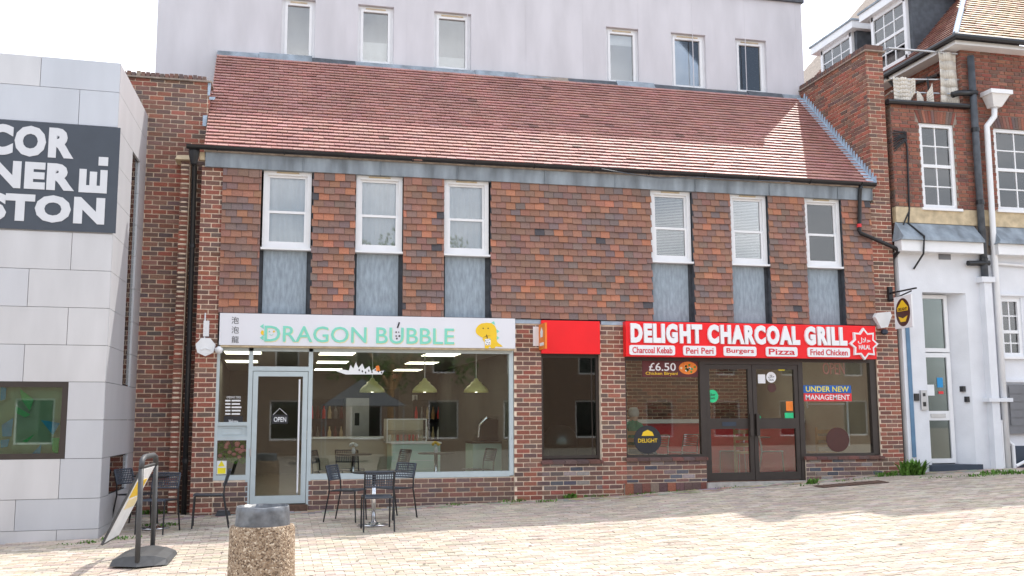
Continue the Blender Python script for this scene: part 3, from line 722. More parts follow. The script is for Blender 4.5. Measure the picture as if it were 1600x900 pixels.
a, b = onplane(124, 285, MF).x, onplane(168, 285, MF).x; z0, z1 = zc(304), zc(268)
for x0, x1, p, q in ((a, b, z0, z0 + .10), (a, a + .09, z0 + .10, z1), (lerp(a, b, .5) - .045, lerp(a, b, .5) + .045, z0 + .10, z1 - .03), (b - .09, b, z0 + .10, z1), (b - .12, b, z1 + .06, z1 + .18)): xbox(MF, 'letter', 'letter_grey', x0, x1, -.043, -.034, p, q, CS)

# ================================================================== neighbouring building on the right
NB = thing('neighbour_building', 'old brick building with white painted ground floor and dormers on the right', 'building')
def holes(mb, x0, x1, y0, y1, z0, z1, ops):
    """front wall slab with rectangular openings (ops sorted by x)"""
    x = x0
    for a, b, c, d_ in ops:
        mb.box(x, a, y0, y1, z0, z1); mb.box(a, b, y0, y1, z0, c); mb.box(a, b, y0, y1, d_, z1); x = b
    mb.box(x, x1, y0, y1, z0, z1); return mb
DO = (11.56, 12.48, .72, 3.88); SW = (13.19, 13.66, 2.72, 3.82)
holes(MB(), 11.10, 20, -.03, .32, .2, 4.62, [DO, SW]).build('ground_floor_wall', 'white_paint', NB)
uw = MB(); U1 = (11.72, 12.46, 5.47, 7.10); U2 = (13.34, 14.75, 5.50, 7.10)
holes(uw, 11.14, 12.72, .01, .3, 4.6, 7.42, [U1]); holes(uw, 12.72, 20, .01, .3, 4.6, 8.62, [U2])
uw.box(11.15, 11.4, .3, 7, .3, 7.42).box(12.73, 13, .3, 9, 7.3, 8.62).box(11.4, 20, 6.8, 7, .3, 7.4).box(11.14, 12.9, .3, 7, 7.32, 7.41)
uwo = uw.build('wall', 'mortar_dark', NB)
def minus(regs, ops):
    out_ = []
    for r in regs:
        L_ = [r]
        for a, b, c, d_ in ops:
            nl = []
            for u0, u1, v0, v1 in L_:
                if a >= u1 or b <= u0 or c >= v1 or d_ <= v0: nl.append((u0, u1, v0, v1)); continue
                if v0 < c: nl.append((u0, u1, v0, c))
                if d_ < v1: nl.append((u0, u1, d_, v1))
                m0, m1 = max(v0, c), min(v1, d_)
                if u0 < a: nl.append((u0, a, m0, m1))
                if b < u1: nl.append((b, u1, m0, m1))
            L_ = nl
        out_ += L_
    return out_
A1 = (11.64, 12.54, 7.10, 7.34); A2 = (13.26, 14.83, 7.10, 7.34)
lay('nb', (0, 0, 0), FX, FN, course_rects(minus([(11.14, 12.72, 5.22, 7.42), (12.72, 18, 5.22, 8.62)], [U1, U2, A1, A2]), 'flemish'), SOFT)
lay('nb', (11.13, 0, 0), (0, -1, 0), (-1, 0, 0), course_rects([(-2.5, -.01, .5, 7.40)], 'flemish'), DARK)
lay('nb', (12.72, 0, 0), (0, -1, 0), (-1, 0, 0), course_rects([(-5, -.01, 7.42, 8.62)], 'flemish'), SOFT)
emit('nb', uwo)
for (a, b, z0, z1), n in ((A1, 13), (A2, 22)):
    ar = box('arch', 'mortar_dark', a + .03, b - .03, .004, .1, z0 + .005, z1 - .005, NB)
    for k in range(n):
        s0, s1 = k / n, (k + .86) / n; f = lambda s, t: lerp(a, b, s) + (s - .5) * -.16 * (1 - t)
        MB().hexa([(f(s0, 0), -.004, z0), (f(s1, 0), -.004, z0), (f(s1, 0), .05, z0), (f(s0, 0), .05, z0), (f(s0, 1), -.004, z1), (f(s1, 1), -.004, z1), (f(s1, 1), .05, z1), (f(s0, 1), .05, z1)], jit(random.choice(SOFT + DARK))).build('arch_brick', 'brick', ar)
box('stone_band', 'stone', 11.12, 12.86, -.02, .1, 5.17, 5.46, NB); box('stone_band', 'stone', 12.9, 20, -.02, .1, 5.17, 5.48, NB)
for x0, x1 in ((11.02, 12.76), (13.06, 20)):
    MB().hexa([(x0, -.30, 4.80), (x1, -.30, 4.80), (x1, 0, 4.80), (x0, 0, 4.80), (x0 + .05, -.28, 4.86), (x1, -.28, 4.86), (x1, 0, 5.17), (x0 + .08, 0, 5.17)]).build('lead_roof', 'lead', NB)
    box('fascia_board', 'white_frame', x0 + .02, x1, -.24, -.03, 4.60, 4.80, NB)
def sash(x0, x1, z0, z1, nx_, rows, y, parent=NB, nm='window', split=.5, dark='curtain'):
    w_ = frame_rect(MB(), x0, x1, z0, z1, .07, y - .03, y + .06).build(nm, 'white_frame', parent)
    zm = lerp(z0, z1, split); box('meeting_rail', 'white_frame', x0 + .07, x1 - .07, y - .02, y + .04, zm - .03, zm + .03, w_)
    for k in range(1, nx_): xx = lerp(x0 + .07, x1 - .07, k / nx_); box('glazing_bar', 'white_frame', xx - .012, xx + .012, y, y + .03, z0 + .07, z1 - .07, w_)
    for a_, b_ in ((z0 + .07, zm - .03), (zm + .03, z1 - .07)):
        for k in range(1, rows): zz = lerp(a_, b_, k / rows); box('glazing_bar', 'white_frame', x0 + .07, x1 - .07, y + .001, y + .029, zz - .012, zz + .012, w_)
    box('pane', 'double_glass', x0 + .07, x1 - .07, y + .012, y + .016, z0 + .07, z1 - .07, w_); box('backing', dark, x0, x1, y + .05, y + .06, z0 + .03, z1 - .03, w_)
    box('sill', 'white_frame', x0 - .06, x1 + .06, y - .12, y, z0 - .05, z0 - .003, w_); return w_
sash(U1[0], U1[1], U1[2], U1[3], 2, 2, .06); sash(U2[0], U2[1], U2[2], U2[3], 3, 2, .06); sash(SW[0], SW[1], SW[2], SW[3], 2, 2, .02, split=.42, dark='dark_room')
w_ = box('hood', 'white_paint', SW[0] - .1, SW[1] + .5, -.07, -.028, SW[3] + .03, SW[3] + .07, NB); box('ledge', 'white_paint', 13.15, 14.5, -.08, -.028, 2.24, 2.29, NB)
# entrance recess with glazed door
box('recess_back', 'white_paint', DO[0] - .1, DO[1] + .1, .50, .55, .5, 4.0, NB)
MB().face([(DO[1] + .001, -.03, .7), (DO[1] + .001, -.03, 3.88), (12.24, .24, 3.88), (12.24, .24, .7)]).build('recess_reveal', 'white_paint', NB)
d = frame_rect(MB(), 11.58, 12.22, .78, 2.78, .08, .17, .24).box(11.66, 12.14, .175, .235, 1.55, 1.72).build('door', 'white_frame', NB)
box('pane', 'glass_dark', 11.66, 12.14, .20, .204, .86, 1.55, d); box('pane', 'glass_dark', 11.66, 12.14, .20, .204, 1.72, 2.70, d); box('letter_plate', 'steel', 11.74, 12.05, .162, .174, 1.60, 1.67, d)
box('notice', 'curtain', 11.68, 11.86, .192, .197, 2.0, 2.2, d); box('notice', 'vinyl_blue', 11.93, 12.05, .192, .197, 2.15, 2.33, d); box('notice', 'banner_red', 11.95, 12.05, .192, .197, 2.03, 2.08, d)
tr_ = frame_rect(MB(), 11.58, 12.22, 2.80, 3.86, .07, .17, .24).build('transom_window', 'white_frame', NB); box('pane', 'glass_dark', 11.65, 12.15, .20, .204, 2.87, 3.79, tr_)
box('door_step', 'navy', 11.50, 12.55, -.12, .5, .45, .76, NB)
box('vent_grille', 'box_grey', 11.95, 12.20, -.045, -.028, 4.50, 4.65, NB)
box('painted_stripe', 'blue_paint', 11.17, 11.245, -.05, -.028, .9, 3.45, NB)
ic = box('intercom', 'steel', 11.39, 11.52, -.07, -.028, 1.74, 2.09, NB); box('keypad', 'black_plastic', 11.425, 11.485, -.075, -.069, 1.80, 1.88, ic); box('speaker_grille', 'black_plastic', 11.43, 11.48, -.075, -.069, 1.98, 2.04, ic)
box('entry_reader', 'black_plastic', 11.27, 11.36, -.06, -.028, 1.90, 2.03, NB); box('wall_box', 'black_plastic', 12.34, 12.40, .03, .12, 2.07, 2.17, NB); box('wall_box', 'black_plastic', 12.38, 12.44, -.01, .06, 1.88, 1.98, NB)
# pipes
p = MB().tube([(12.86, -.10, 8.45), (12.86, -.10, 4.15)], .065, 14).build('soil_pipe', 'lead_dark', NB, smooth=True)
MB().tube([(12.42, -.08, 7.66), (12.55, -.10, 7.70), (12.92, -.12, 7.72)], .06, 10).build('pipe_branch', 'black_plastic', p, smooth=True); MB().tube([(12.50, -.12, 4.43), (12.95, -.12, 4.45)], .05, 10).build('pipe_branch', 'black_plastic', p)
for z in (7.0, 5.6, 4.5): MB().lathe([(.078, -.04), (.078, .04)], 14, (12.86, -.10, z)).build('pipe_collar', 'black_plastic', p)
MB().box(12.78, 12.94, -.17, -.03, .6, 4.12).box(12.72, 13.0, -.2, -.03, 4.08, 4.18).build('white_downpipe', 'white_paint', NB)
p = MB().tube([(13.30, -.12, 7.5), (13.28, -.12, 7.28), (13.10, -.12, 7.08), (13.10, -.12, 6.9), (13.10, -.10, 5.0), (13.09, -.10, .55)], .055, 12).build('white_downpipe', 'white_frame', NB, smooth=True)
MB().hexa([(13.22, -.2, 7.46), (13.40, -.2, 7.46), (13.40, -.02, 7.46), (13.22, -.02, 7.46), (13.12, -.3, 7.68), (13.52, -.3, 7.68), (13.52, -.02, 7.68), (13.12, -.02, 7.68)]).box(13.08, 13.56, -.33, -.015, 7.68, 7.76).build('hopper_head', 'white_frame', p)
MB().tube([(12.99, -.10, 1.55), (12.99, -.10, .55)], .035, 10).build('waste_pipe', 'white_frame', NB); MB().tube([(13.22, -.1, .5), (13.22, -.1, 1.1), (13.16, -.06, 1.16), (13.1, -.05, 1.16)], .035, 10).build('waste_pipe', 'white_frame', NB)
MB().box(12.70, 13.2, -.21, -.03, 1.88, 1.95).build('pipe_clamp', 'white_paint', NB); MB().tube([(13.15, -.08, 4.45), (14.6, -.08, 4.4)], .025, 8).build('waste_pipe', 'white_frame', NB)
# cables on the first floor
MB().tube([(11.38, -.02, 6.9), (11.42, -.03, 6.6), (11.40, -.02, 5.45), (11.36, -.03, 5.15), (11.48, -.3, 4.87), (11.47, -.26, 4.55), (11.40, -.05, 4.3)], .018, 6).build('cable', 'black_plastic', NB)
MB().tube([(11.40, -.02, 5.4), (11.2, -.05, 5.05), (11.06, -.02, 4.95)], .014, 6).build('cable', 'black_plastic', NB)
cb = MB()
for k in range(9): cb.tube([(11.13 + .03 * random.random(), -.02, 6.5 + .05 * k), (11.25, -.08, 6.62 + .04 * random.random() + .03 * k), (11.42, -.03, 6.72 + .02 * k)], .012, 5)
cb.build('cable_bundle', 'black_plastic', NB)
# letter boxes and meter recess
lb = box('letter_boxes', 'box_grey', 13.13, 14.6, -.12, -.03, 1.30, 2.20, NB)
for k in range(5):
    for c in range(2): box('letter_box_door', 'box_grey', 13.19 + c * .6, 13.76 + c * .6, -.135, -.121, 1.45 + k * .145, 1.58 + k * .145, lb)
box('meter_recess', 'navy', 13.2, 14.6, -.06, -.028, .62, 1.08, NB); MB().tube([(13.24, -.12, .72), (13.7, -.12, .9), (14.5, -.12, .95)], .03, 8).build('waste_pipe', 'white_frame', NB)
# terrace edge, railing, netting
MB().tube([(11.04, -.06, 7.44), (12.80, -.06, 7.47)], .05, 8).box(11.05, 12.75, -.05, .1, 7.42, 7.50).build('terrace_gutter', 'black_plastic', NB)
rl = MB().tube([(11.2, .45, 8.56), (11.2, .06, 8.53), (12.70, .06, 8.54)], .022, 8).tube([(11.2, .45, 7.93), (11.2, .06, 7.92), (12.70, .06, 8.03)], .018, 8).tube([(11.2, .45, 7.62), (11.2, .06, 7.68), (12.70, .06, 7.74)], .016, 8)
rl.build('railing', 'steel', NB); MB().tube([(11.2, .45, 7.4), (11.2, .45, 8.58)], .024, 8).build('railing_post', 'black_metal', NB); MB().tube([(12.05, .06, 7.45), (12.0, .06, 8.03)], .02, 8).build('railing_post', 'black_metal', NB)
def cloth(name, pts, y):
    mb = MB(); n = len(pts)
    for (x0, t0, b0), (x1, t1, b1) in zip(pts, pts[1:]):
        for k in range(6):
            w0, w1 = lerp(t0, b0, k / 6), lerp(t0, b0, (k + 1) / 6); u0, u1 = lerp(t1, b1, k / 6), lerp(t1, b1, (k + 1) / 6); q = lambda: 0
            mb.face([(x0, y + .03 * math.sin(x0 * 23 + w1 * 3), w1), (x1, y + .03 * math.sin(x1 * 23 + u1 * 3), u1), (x1, y + .03 * math.sin(x1 * 23 + u0 * 3), u0), (x0, y + .03 * math.sin(x0 * 23 + w0 * 3), w0)])
    o = mb.build(name, 'netting', NB, smooth=True); o.modifiers.new('s', 'SOLIDIFY').thickness = .006
cloth('netting', [(11.22 + k * .04, 7.95 + .02 * (k % 2), 7.50 + max(0, k - 9) * .06) for k in range(13)], .02)
cloth('netting', [(12.25 + k * .04, 8.54, 7.50) for k in range(11)], .03); cloth('netting', [(11.72 + k * .04, 7.72 - .03 * k, 7.52) for k in range(5)], .02); cloth('netting', [(11.95 + k * .03, 7.7 + .05 * k, 7.5) for k in range(5)], .02)
# roof with eaves, tiles and dormers
K = math.tan(R(48)); ev = 8.74
rf = MB(); A_, B_, C_, D_ = (12.40, -.30, ev), (20, -.30, ev), (20, 4.7, ev + 5 * K), (17.4, 4.7, ev + 5 * K)
rf.face([A_, B_, C_, D_]); rf.face([(12.40, 10, ev), A_, D_, (17.4, 10, ev + 5 * K)])
rfo = rf.build('roof', 'mortar_dark', NB)
V1 = Vector((0, 1, K)).normalized(); N1 = Vector((0, -K, 1)).normalized(); V2 = Vector((1, 0, K)).normalized(); N2 = Vector((-K, 0, 1)).normalized(); cz = math.cos(R(48))
YT = [(.42, .30, .17), (.36, .22, .13), (.48, .36, .22), (.33, .17, .11), (.40, .27, .15)]
tiles('nroof', (0, -.30, ev), (1, 0, 0), V1, N1, [(12.40, 17, -.02, 3.6)], YT, inside=lambda u, v: u - 12.40 > v * cz - .03)
tiles('nroof', (12.40, 0, ev), (0, -1, 0), V2, N2, [(-8, .30, -.02, 3.6)], [(.26, .10, .075), (.30, .14, .10), (.22, .09, .07)], inside=lambda u, v: .30 - u > v * cz - .03)
emit_tiles('nroof', rfo, 'roof_tile', name='roof_tile', rest='roof_tiling')
MB().tube([(12.40, -.30, ev + .04), (12.40 + 3.3, 3.0, ev + .04 + 3.3 * K)], .055, 8).build('hip_flashing', 'lead_pale', NB)
MB().box(12.42, 20, -.26, .02, 8.60, 8.68).box(12.42, 12.74, .02, 9, 8.60, 8.68).build('soffit', 'white_frame', NB); MB().tube([(12.36, 9, 8.74), (12.36, -.36, 8.72), (20, -.36, 8.70)], .06, 8).build('gutter', 'black_plastic', NB)
MB().tube([(12.40, 1.9, 8.68), (12.5, 1.85, 8.5), (12.66, 1.8, 8.42), (12.66, .6, 8.3)], .035, 8).build('downpipe', 'black_plastic', NB)
def dormer(y0, y1, z0, z1):
    X0 = 12.60; dm = MB().box(X0 + .05, 15.2, y0 - .12, y0 - .02, z0 - .3, z1).box(X0 + .05, 15.2, y1 + .02, y1 + .12, z0 - .3, z1).box(X0 + .2, 15.2, y0, y1, z1 - .05, z1).build('dormer', 'lead_dark', NB)
    MB().box(X0 - .14, 15.2, y0 - .26, y1 + .26, z1, z1 + .17).build('dormer_fascia', 'white_frame', dm); MB().box(X0 - .17, 15.2, y0 - .29, y1 + .29, z1 + .17, z1 + .21).build('dormer_roof', 'lead', dm)
    fr = MB(); fr.box(X0 - .02, X0 + .06, y0 - .02, y0 + .07, z0, z1).box(X0 - .02, X0 + .06, y1 - .07, y1 + .02, z0, z1).box(X0 - .02, X0 + .06, y0, y1, z0, z0 + .08).box(X0 - .02, X0 + .06, y0, y1, z1 - .09, z1).box(X0 - .01, X0 + .05, y0, y1, (z0 + z1) / 2 - .03, (z0 + z1) / 2 + .03)
    for k in (1, 2): yy = lerp(y0 + .07, y1 - .07, k / 3); fr.box(X0, X0 + .03, yy - .013, yy + .013, z0, z1)
    for q in (.27, .73): fr.box(X0 + .002, X0 + .028, y0, y1, lerp(z0, z1, q) - .012, lerp(z0, z1, q) + .012)
    fr.build('window_frame', 'white_frame', dm); box('pane', 'double_glass', X0 + .012, X0 + .016, y0 + .05, y1 - .05, z0 + .05, z1 - .05, dm); box('blind', 'curtain', X0 + .05, X0 + .055, y0 + .05, y1 - .05, z0 + .05, z1 - .05, dm)
dormer(1.42, 2.62, 8.95, 10.27); dormer(3.42, 4.70, 9.0, 10.27)

# ================================================================== signs on the shops
def PX(x, y, Y): p = onY(x, y, Y); return p.x, p.z
def disc(cx, cz, r, n=28, rz=None): return [(cx + r * math.cos(2 * math.pi * k / n), cz + (rz or r) * math.sin(2 * math.pi * k / n)) for k in range(n)]
ds = thing('shop_sign', 'long white fascia sign reading Dragon Bubble with yellow dinosaur at its right end', 'sign')
YS = -.12; x0, z0 = PX(342, 541, YS)[0], 2.745; x1, z1 = PX(805, 500, YS)[0], 3.235
box('sign_board', 'sign_white', x0, x1, YS, -.03, z0, z1, ds); box('sign_return', 'stone', x0 + .02, x1 - .02, YS + .02, .05, z0 - .03, z0 - .001, ds)
for s, a, b, t, bo in (('DRAGON', 413.5, 572.5, 508.5, 536), ('BUBBLE', 588, 709.5, 511.5, 538.5)):
    A, Bx = PX(a, t, YS), PX(b, bo, YS)
    lettering(s, A[0] + .012, Bx[0] + .012, Bx[1] - .012, A[1] - .012, YS - .001, 'pale_yellow', ds, .002, .0, name='letter_shadow')
    lettering(s, A[0], Bx[0], Bx[1], A[1], YS - .003, 'mint', ds, .005, .008, each=True)
for i, ch in enumerate('泡泡龍'):
    A, Bx = PX(362, 495 + i * 15, YS), PX(373, 506 + i * 15, YS); lettering(ch, A[0], Bx[0], Bx[1], A[1], YS, 'ink', ds, .003, name='character')
def flat(poly, y, m, par, name, d=.004):
    pts = [PX(x, yy, y) for x, yy in poly]
    ar = sum(p[0] * q[1] - q[0] * p[1] for p, q in zip(pts, pts[1:] + pts[:1]))
    MB().prism(pts if ar > 0 else pts[::-1], y - d, y).build(name, m, par)
for py in (508, 528): flat([(406, py + 2), (412, py - 2), (412, py + 6)] if py < 520 else [(406, py), (412, py - 5), (412, py + 4)], YS, 'mint', ds, 'spike')
flat([(407, 520), (409, 516), (412, 517), (412, 524), (409, 523)], YS, 'yellow', ds, 'spike')
for cx, cy_, r_, m in ((421, 518, 1.3, 'mint'), (428, 518, 1.6, 'yellow'), (619, 519, 1.3, 'ink'), (623, 519, 1, 'ink'), (619, 525, 1.2, 'ink'), (624, 525, 1.5, 'ink'), (620, 529, 1.4, 'ink')): flat([(cx + r_ * math.cos(t * .785), cy_ + r_ * math.sin(t * .785)) for t in range(8)], YS - .006, m, ds, 'dot')
flat([(620, 512), (622, 513), (625, 504), (623, 503)], YS - .006, 'ink', ds, 'straw')
MB().tube([(*PX(421 + k, 522.5 + 1.2 * math.sin(k / 6 * math.pi), YS - .004),) [0:1] + (YS - .004,) + PX(421 + k, 522.5 + 1.2 * math.sin(k / 6 * math.pi), YS - .004)[1:] for k in range(7)], .004, 5).build('smile', 'mint', ds)
dn = lambda L_: [(740 + a / 10, 470 + b / 10) for a, b in L_]
for L_ in ([(270, 347), (318, 318), (337, 375)], [(352, 440), (402, 478), (358, 512)], [(358, 545), (402, 580), (360, 610)], [(430, 690), (455, 715), (410, 700)]): flat(dn(L_), YS, 'mint', ds, 'spike', .003)
flat(dn([(32, 470), (40, 430), (70, 388), (120, 355), (200, 343), (280, 350), (330, 390), (355, 440), (362, 520), (360, 600), (366, 640), (400, 670), (440, 698), (452, 716), (400, 718), (345, 715), (325, 742), (272, 742), (262, 716), (240, 716), (234, 744), (180, 746), (172, 720), (178, 690), (170, 650), (150, 620), (138, 602), (145, 580), (110, 562), (62, 530), (38, 500)]), YS - .002, 'yellow', ds, 'dinosaur_body', .004)
flat(dn([(178, 600), (262, 590), (268, 640), (262, 690), (190, 695), (176, 650)]), YS - .006, 'white_letter', ds, 'cup', .003)
for a, b, r_ in ((150, 430, 10), (227, 430, 10), (190, 625, 8), (225, 615, 7), (210, 650, 8), (245, 655, 8), (200, 680, 7), (240, 680, 7), (255, 600, 8)): flat(dn([(a + r_ * math.cos(t), b + r_ * math.sin(t)) for t in [k * .785 for k in range(8)]]), YS - .009, 'ink', ds, 'dot', .002)
flat(dn([(195, 530), (207, 528), (222, 588), (210, 590)]), YS - .009, 'brown_disc', ds, 'straw', .002); flat(dn([(140, 578), (200, 548), (270, 545), (200, 556)]), YS - .006, 'brown_disc', ds, 'mouth', .002)

rp_ = thing('shop_sign', 'plain blank red panel above the narrow dark window', 'sign')
a, b = PX(846, 500, -.06)[0], PX(937, 500, -.06)[0]; box('sign_board', 'sign_red', a, b, -.06, .02, 2.675, 3.225, rp_)
ps = thing('projecting_sign', 'small orange projecting sign with white edge on the middle pier', 'sign')
box('sign_plate', 'white_frame', 4.20, 4.30, -.02, -.004, 2.80, 3.12, ps); box('sign_board', 'orange', 4.295, 4.325, -.42, -.02, 2.73, 3.15, ps)
MP = Matrix.Translation((4.293, -.02, 0)) @ Matrix.Rotation(R(-90), 4, 'Z')
b_ = MB().prism([(.14, 2.93), (.26, 2.93), (.28, 3.02), (.20, 3.09), (.12, 3.02)], -.004, 0); b_.v = [tuple(MP @ Vector(v)) for v in b_.v]; b_.build('emblem', 'white_letter', ps)
b_ = MB().box(.08, .32, -.004, 0, 2.79, 2.84); b_.v = [tuple(MP @ Vector(v)) for v in b_.v]; b_.build('emblem', 'white_letter', ps)

gs = thing('shop_sign', 'bright red fascia sign reading Delight Charcoal Grill in big white capitals', 'sign')
YD = -.16; xa, xb = PX(978, 530, YD)[0], PX(1369, 540, YD)[0]; box('sign_board', 'sign_red', xa, xb, YD, -.02, 2.635, 3.225, gs)
a, b = PX(983, 520, YD)[0], PX(1323, 530, YD)[0]; lettering('DELIGHT CHARCOAL GRILL', a, b, 2.86, 3.195, YD - .02, 'white_letter', gs, .02, .062, each=True, squeeze=.86)
for s, p0, p1 in (('Charcoal Kebab', 983, 1054), ('Peri Peri', 1067, 1118), ('Burgers', 1130, 1181), ('Pizza', 1196, 1245), ('Fried Chicken', 1261, 1327)):
    a, b = PX(p0, 550, YD)[0], PX(p1, 550, YD)[0]; r_ = .03; zz0, zz1 = 2.66, 2.825
    poly = [(a + r_ - r_ * math.cos(t), zz0 + r_ - r_ * math.sin(t)) for t in (0, .8, 1.57)] + [(b - r_ + r_ * math.sin(t), zz0 + r_ - r_ * math.cos(t)) for t in (0, .8, 1.57)] + [(b - r_ + r_ * math.cos(t), zz1 - r_ + r_ * math.sin(t)) for t in (0, .8, 1.57)] + [(a + r_ - r_ * math.sin(t), zz1 - r_ + r_ * math.cos(t)) for t in (0, .8, 1.57)]
    pn = MB().prism(poly, YD - .025, YD).build('name_plate', 'white_letter', gs); lettering(s, a + .05, b - .05, zz0 + .03, zz1 - .03, YD - .026, 'lettering_red', pn, .004, .012)
cx, cz_ = PX(1348, 537.5, YD)
def star(r0, r1, n=8, ph=math.pi / 2): return [(cx + (r0 if k % 2 == 0 else r1) * math.cos(ph + math.pi * k / n), cz_ + (r0 if k % 2 == 0 else r1) * math.sin(ph + math.pi * k / n)) for k in range(2 * n)]
MB().prism(star(.285, .205), YD - .05, YD).build('star_badge', 'white_letter', gs); MB().prism(star(.235, .17), YD - .056, YD - .049).build('star_face', 'sign_red', gs)
lettering('\uFEDD\uFEFC\uFEA3', cx - .13, cx + .12, cz_ + .0, cz_ + .11, YD - .057, 'white_letter', gs, .004, .01); lettering('HALAL', cx - .115, cx + .115, cz_ - .10, cz_ - .02, YD - .057, 'white_letter', gs, .004, .02)

hs = thing('hanging_sign', 'white hanging sign with brown oval emblem on a bracket by the right pier', 'sign')
MH = Matrix.Translation((10.86, -.05, 0)) @ Matrix.Rotation(R(-90), 4, 'Z')
def hb(name, m, mbx): mbx.v = [tuple(MH @ Vector(v)) for v in mbx.v]; return mbx.build(name, m, hs)
hb('sign_board', 'white_frame', MB().box(.16, .66, -.015, .015, 3.17, 3.74)); hb('bracket', 'black_metal', MB().box(-.0, .06, -.04, .04, 3.68, 3.95)); hb('bracket', 'black_metal', MB().box(0, .80, -.015, .015, 3.82, 3.845)); hb('bracket', 'black_metal', MB().tube([(.02, 0, 3.70), (.66, 0, 3.80)], .012, 6))
hb('oval', 'brown_disc', MB().prism(disc(.41, 3.45, .205, 28, .25), -.02, -.014))
hb('emblem', 'yellow', MB().prism([(.26, 3.47), (.56, 3.47), (.57, 3.53), (.49, 3.60), (.43, 3.66), (.39, 3.66), (.33, 3.60), (.25, 3.53)], -.024, -.019)); hb('emblem', 'yellow', MB().prism([(.28, 3.38), (.34, 3.28), (.48, 3.28), (.54, 3.38), (.41, 3.34)], -.024, -.019))
lettering('DELIGHT', .28, .54, 3.48, 3.53, -.025, 'brown_disc', hs, .003, .02, M=MH)

ab = thing('alarm_box', 'cream seven sided alarm box on the left brick pier', 'alarm', group='alarm boxes')
ca, cb_ = PX(321, 541.5, -.09); MB().prism([(ca + .15 * math.sin(2 * math.pi * k / 7 + math.pi) , cb_ + .145 * math.cos(2 * math.pi * k / 7 + math.pi)) for k in range(7)][::-1], -.09, .002).build('cover', 'curtain', ab); MB().tube([(ca - .07, -.095, cb_ - .05), (ca, -.097, cb_ - .025), (ca + .07, -.095, cb_ - .05)], .006, 5).build('moulding', 'curtain', ab)
wa = thing('wall_sensor', 'slim white sensor box and mast above the left alarm box', 'sensor'); a = PX(322, 513, -.03)[0]; box('case', 'white_frame', a - .04, a + .045, -.04, -.002, 2.88, 3.12, wa); MB().tube([(a - .02, -.02, 2.84), (a - .02, -.02, 3.24)], .012, 6).build('mast', 'white_frame', wa)
cm = thing('dome_camera', 'small white camera tucked under the left end of the white sign', 'camera'); a, b = PX(342, 547, -.14); MB().lathe([(.02, .05), (.055, .03), (.06, 0), (.045, -.04), (.01, -.06)], 14, (a, -.14, b)).build('dome', 'white_frame', cm, smooth=True); box('mount', 'white_frame', a - .02, a + .02, -.14, .04, b + .04, b + .06, cm)
ab2 = thing('alarm_box', 'white diamond shaped alarm box with dark lamp beneath on the right pier', 'alarm', group='alarm boxes')
c = [PX(x, y, -.12) for x, y in ((1367, 495), (1370, 489), (1391, 487), (1393, 493), (1387, 511), (1377, 513))]; MB().prism(c[::-1], -.13, .002).build('cover', 'curtain', ab2); a, b = PX(1382, 519, -.08); MB().lathe([(.02, -.05), (.06, -.02), (.06, .03), (.03, .05)], 12, (a, -.08, b)).build('lamp', 'navy', ab2)

# ================================================================== stickers and notices on the glass
def sticker(name, label, cat, m, p0, p1, Y, texts=(), shape='rect'):
    t_ = thing(name, label, cat); A, Bq = PX(p0[0], p0[1], Y), PX(p1[0], p1[1], Y)
    if shape == 'disc': MB().prism(disc((A[0] + Bq[0]) / 2, (A[1] + Bq[1]) / 2, (Bq[0] - A[0]) / 2, 24, (A[1] - Bq[1]) / 2), Y - .002, Y).build('face', m, t_)
    else: MB().box(A[0], Bq[0], Y - .002, Y, Bq[1], A[1]).build('face', m, t_)
    for s, m2, u0, u1, v0, v1 in texts: lettering(s, lerp(A[0], Bq[0], u0), lerp(A[0], Bq[0], u1), lerp(Bq[1], A[1], v0), lerp(Bq[1], A[1], v1), Y - .003, m2, t_, .001, .01)
    return t_
YG = Yg - .004; YB = Ys + .005
po = sticker('poster', 'dark poster with £6.50 chicken biryani offer at top of grill window', 'poster', 'maroon', (1003, 563), (1091, 589), YG, (('£6.50', 'white_letter', .12, .60, .36, .86), ('Chicken Biryani', 'yellow', .06, .63, .06, .30)))
a, b = PX(1075, 575, YG); MB().prism(disc(a, b, .17, 20, .11), YG - .004, YG - .002).build('plate_of_food', 'orange', po)
for k in range(14): t = random.uniform(0, 6.28); r_ = random.uniform(.02, .13); MB().prism(disc(a + r_ * math.cos(t), b + .6 * r_ * math.sin(t), .022, 6), YG - .006, YG - .003).build('food_piece', random.choice(['green_leaf', 'pale_yellow', 'vinyl_green', 'white_letter']), po)
sticker('sticker', 'round green delivery sticker on the grill door', 'sticker', 'bright_green', (1103.5, 609), (1122.5, 629), YG, (('Uber', 'ink', .25, .75, .52, .72), ('Eats', 'ink', .27, .73, .26, .46)), 'disc')
sticker('banner', 'blue window banner strip reading UNDER NEW', 'banner', 'banner_blue', (1255, 602), (1330, 614), YG, (('UNDER NEW', 'warn_yellow', .05, .95, .15, .85),))
sticker('banner', 'red window banner strip reading MANAGEMENT', 'banner', 'banner_red', (1255.5, 614.5), (1331, 627), YG, (('MANAGEMENT', 'white_letter', .04, .96, .18, .82),))
sticker('sticker', 'round white halal sticker at top of right grill door', 'sticker', 'white_letter', (1197, 581), (1213, 598), YG, (('\uFEDD\uFEFC\uFEA3', 'ink', .2, .8, .4, .75), ('HALAL', 'ink', .25, .75, .18, .34)), 'disc')
sticker('sticker', 'small round brown sticker below the halal sticker', 'sticker', 'brown_disc', (1199, 599), (1213, 613), YG, (), 'disc')
sticker('sticker', 'orange square sticker at right edge of grill door', 'sticker', 'orange', (1228, 627), (1239, 642), YG)
sticker('sticker', 'green hygiene rating sticker under the orange sticker', 'sticker', 'bright_green', (1226, 645), (1240, 655), YG)
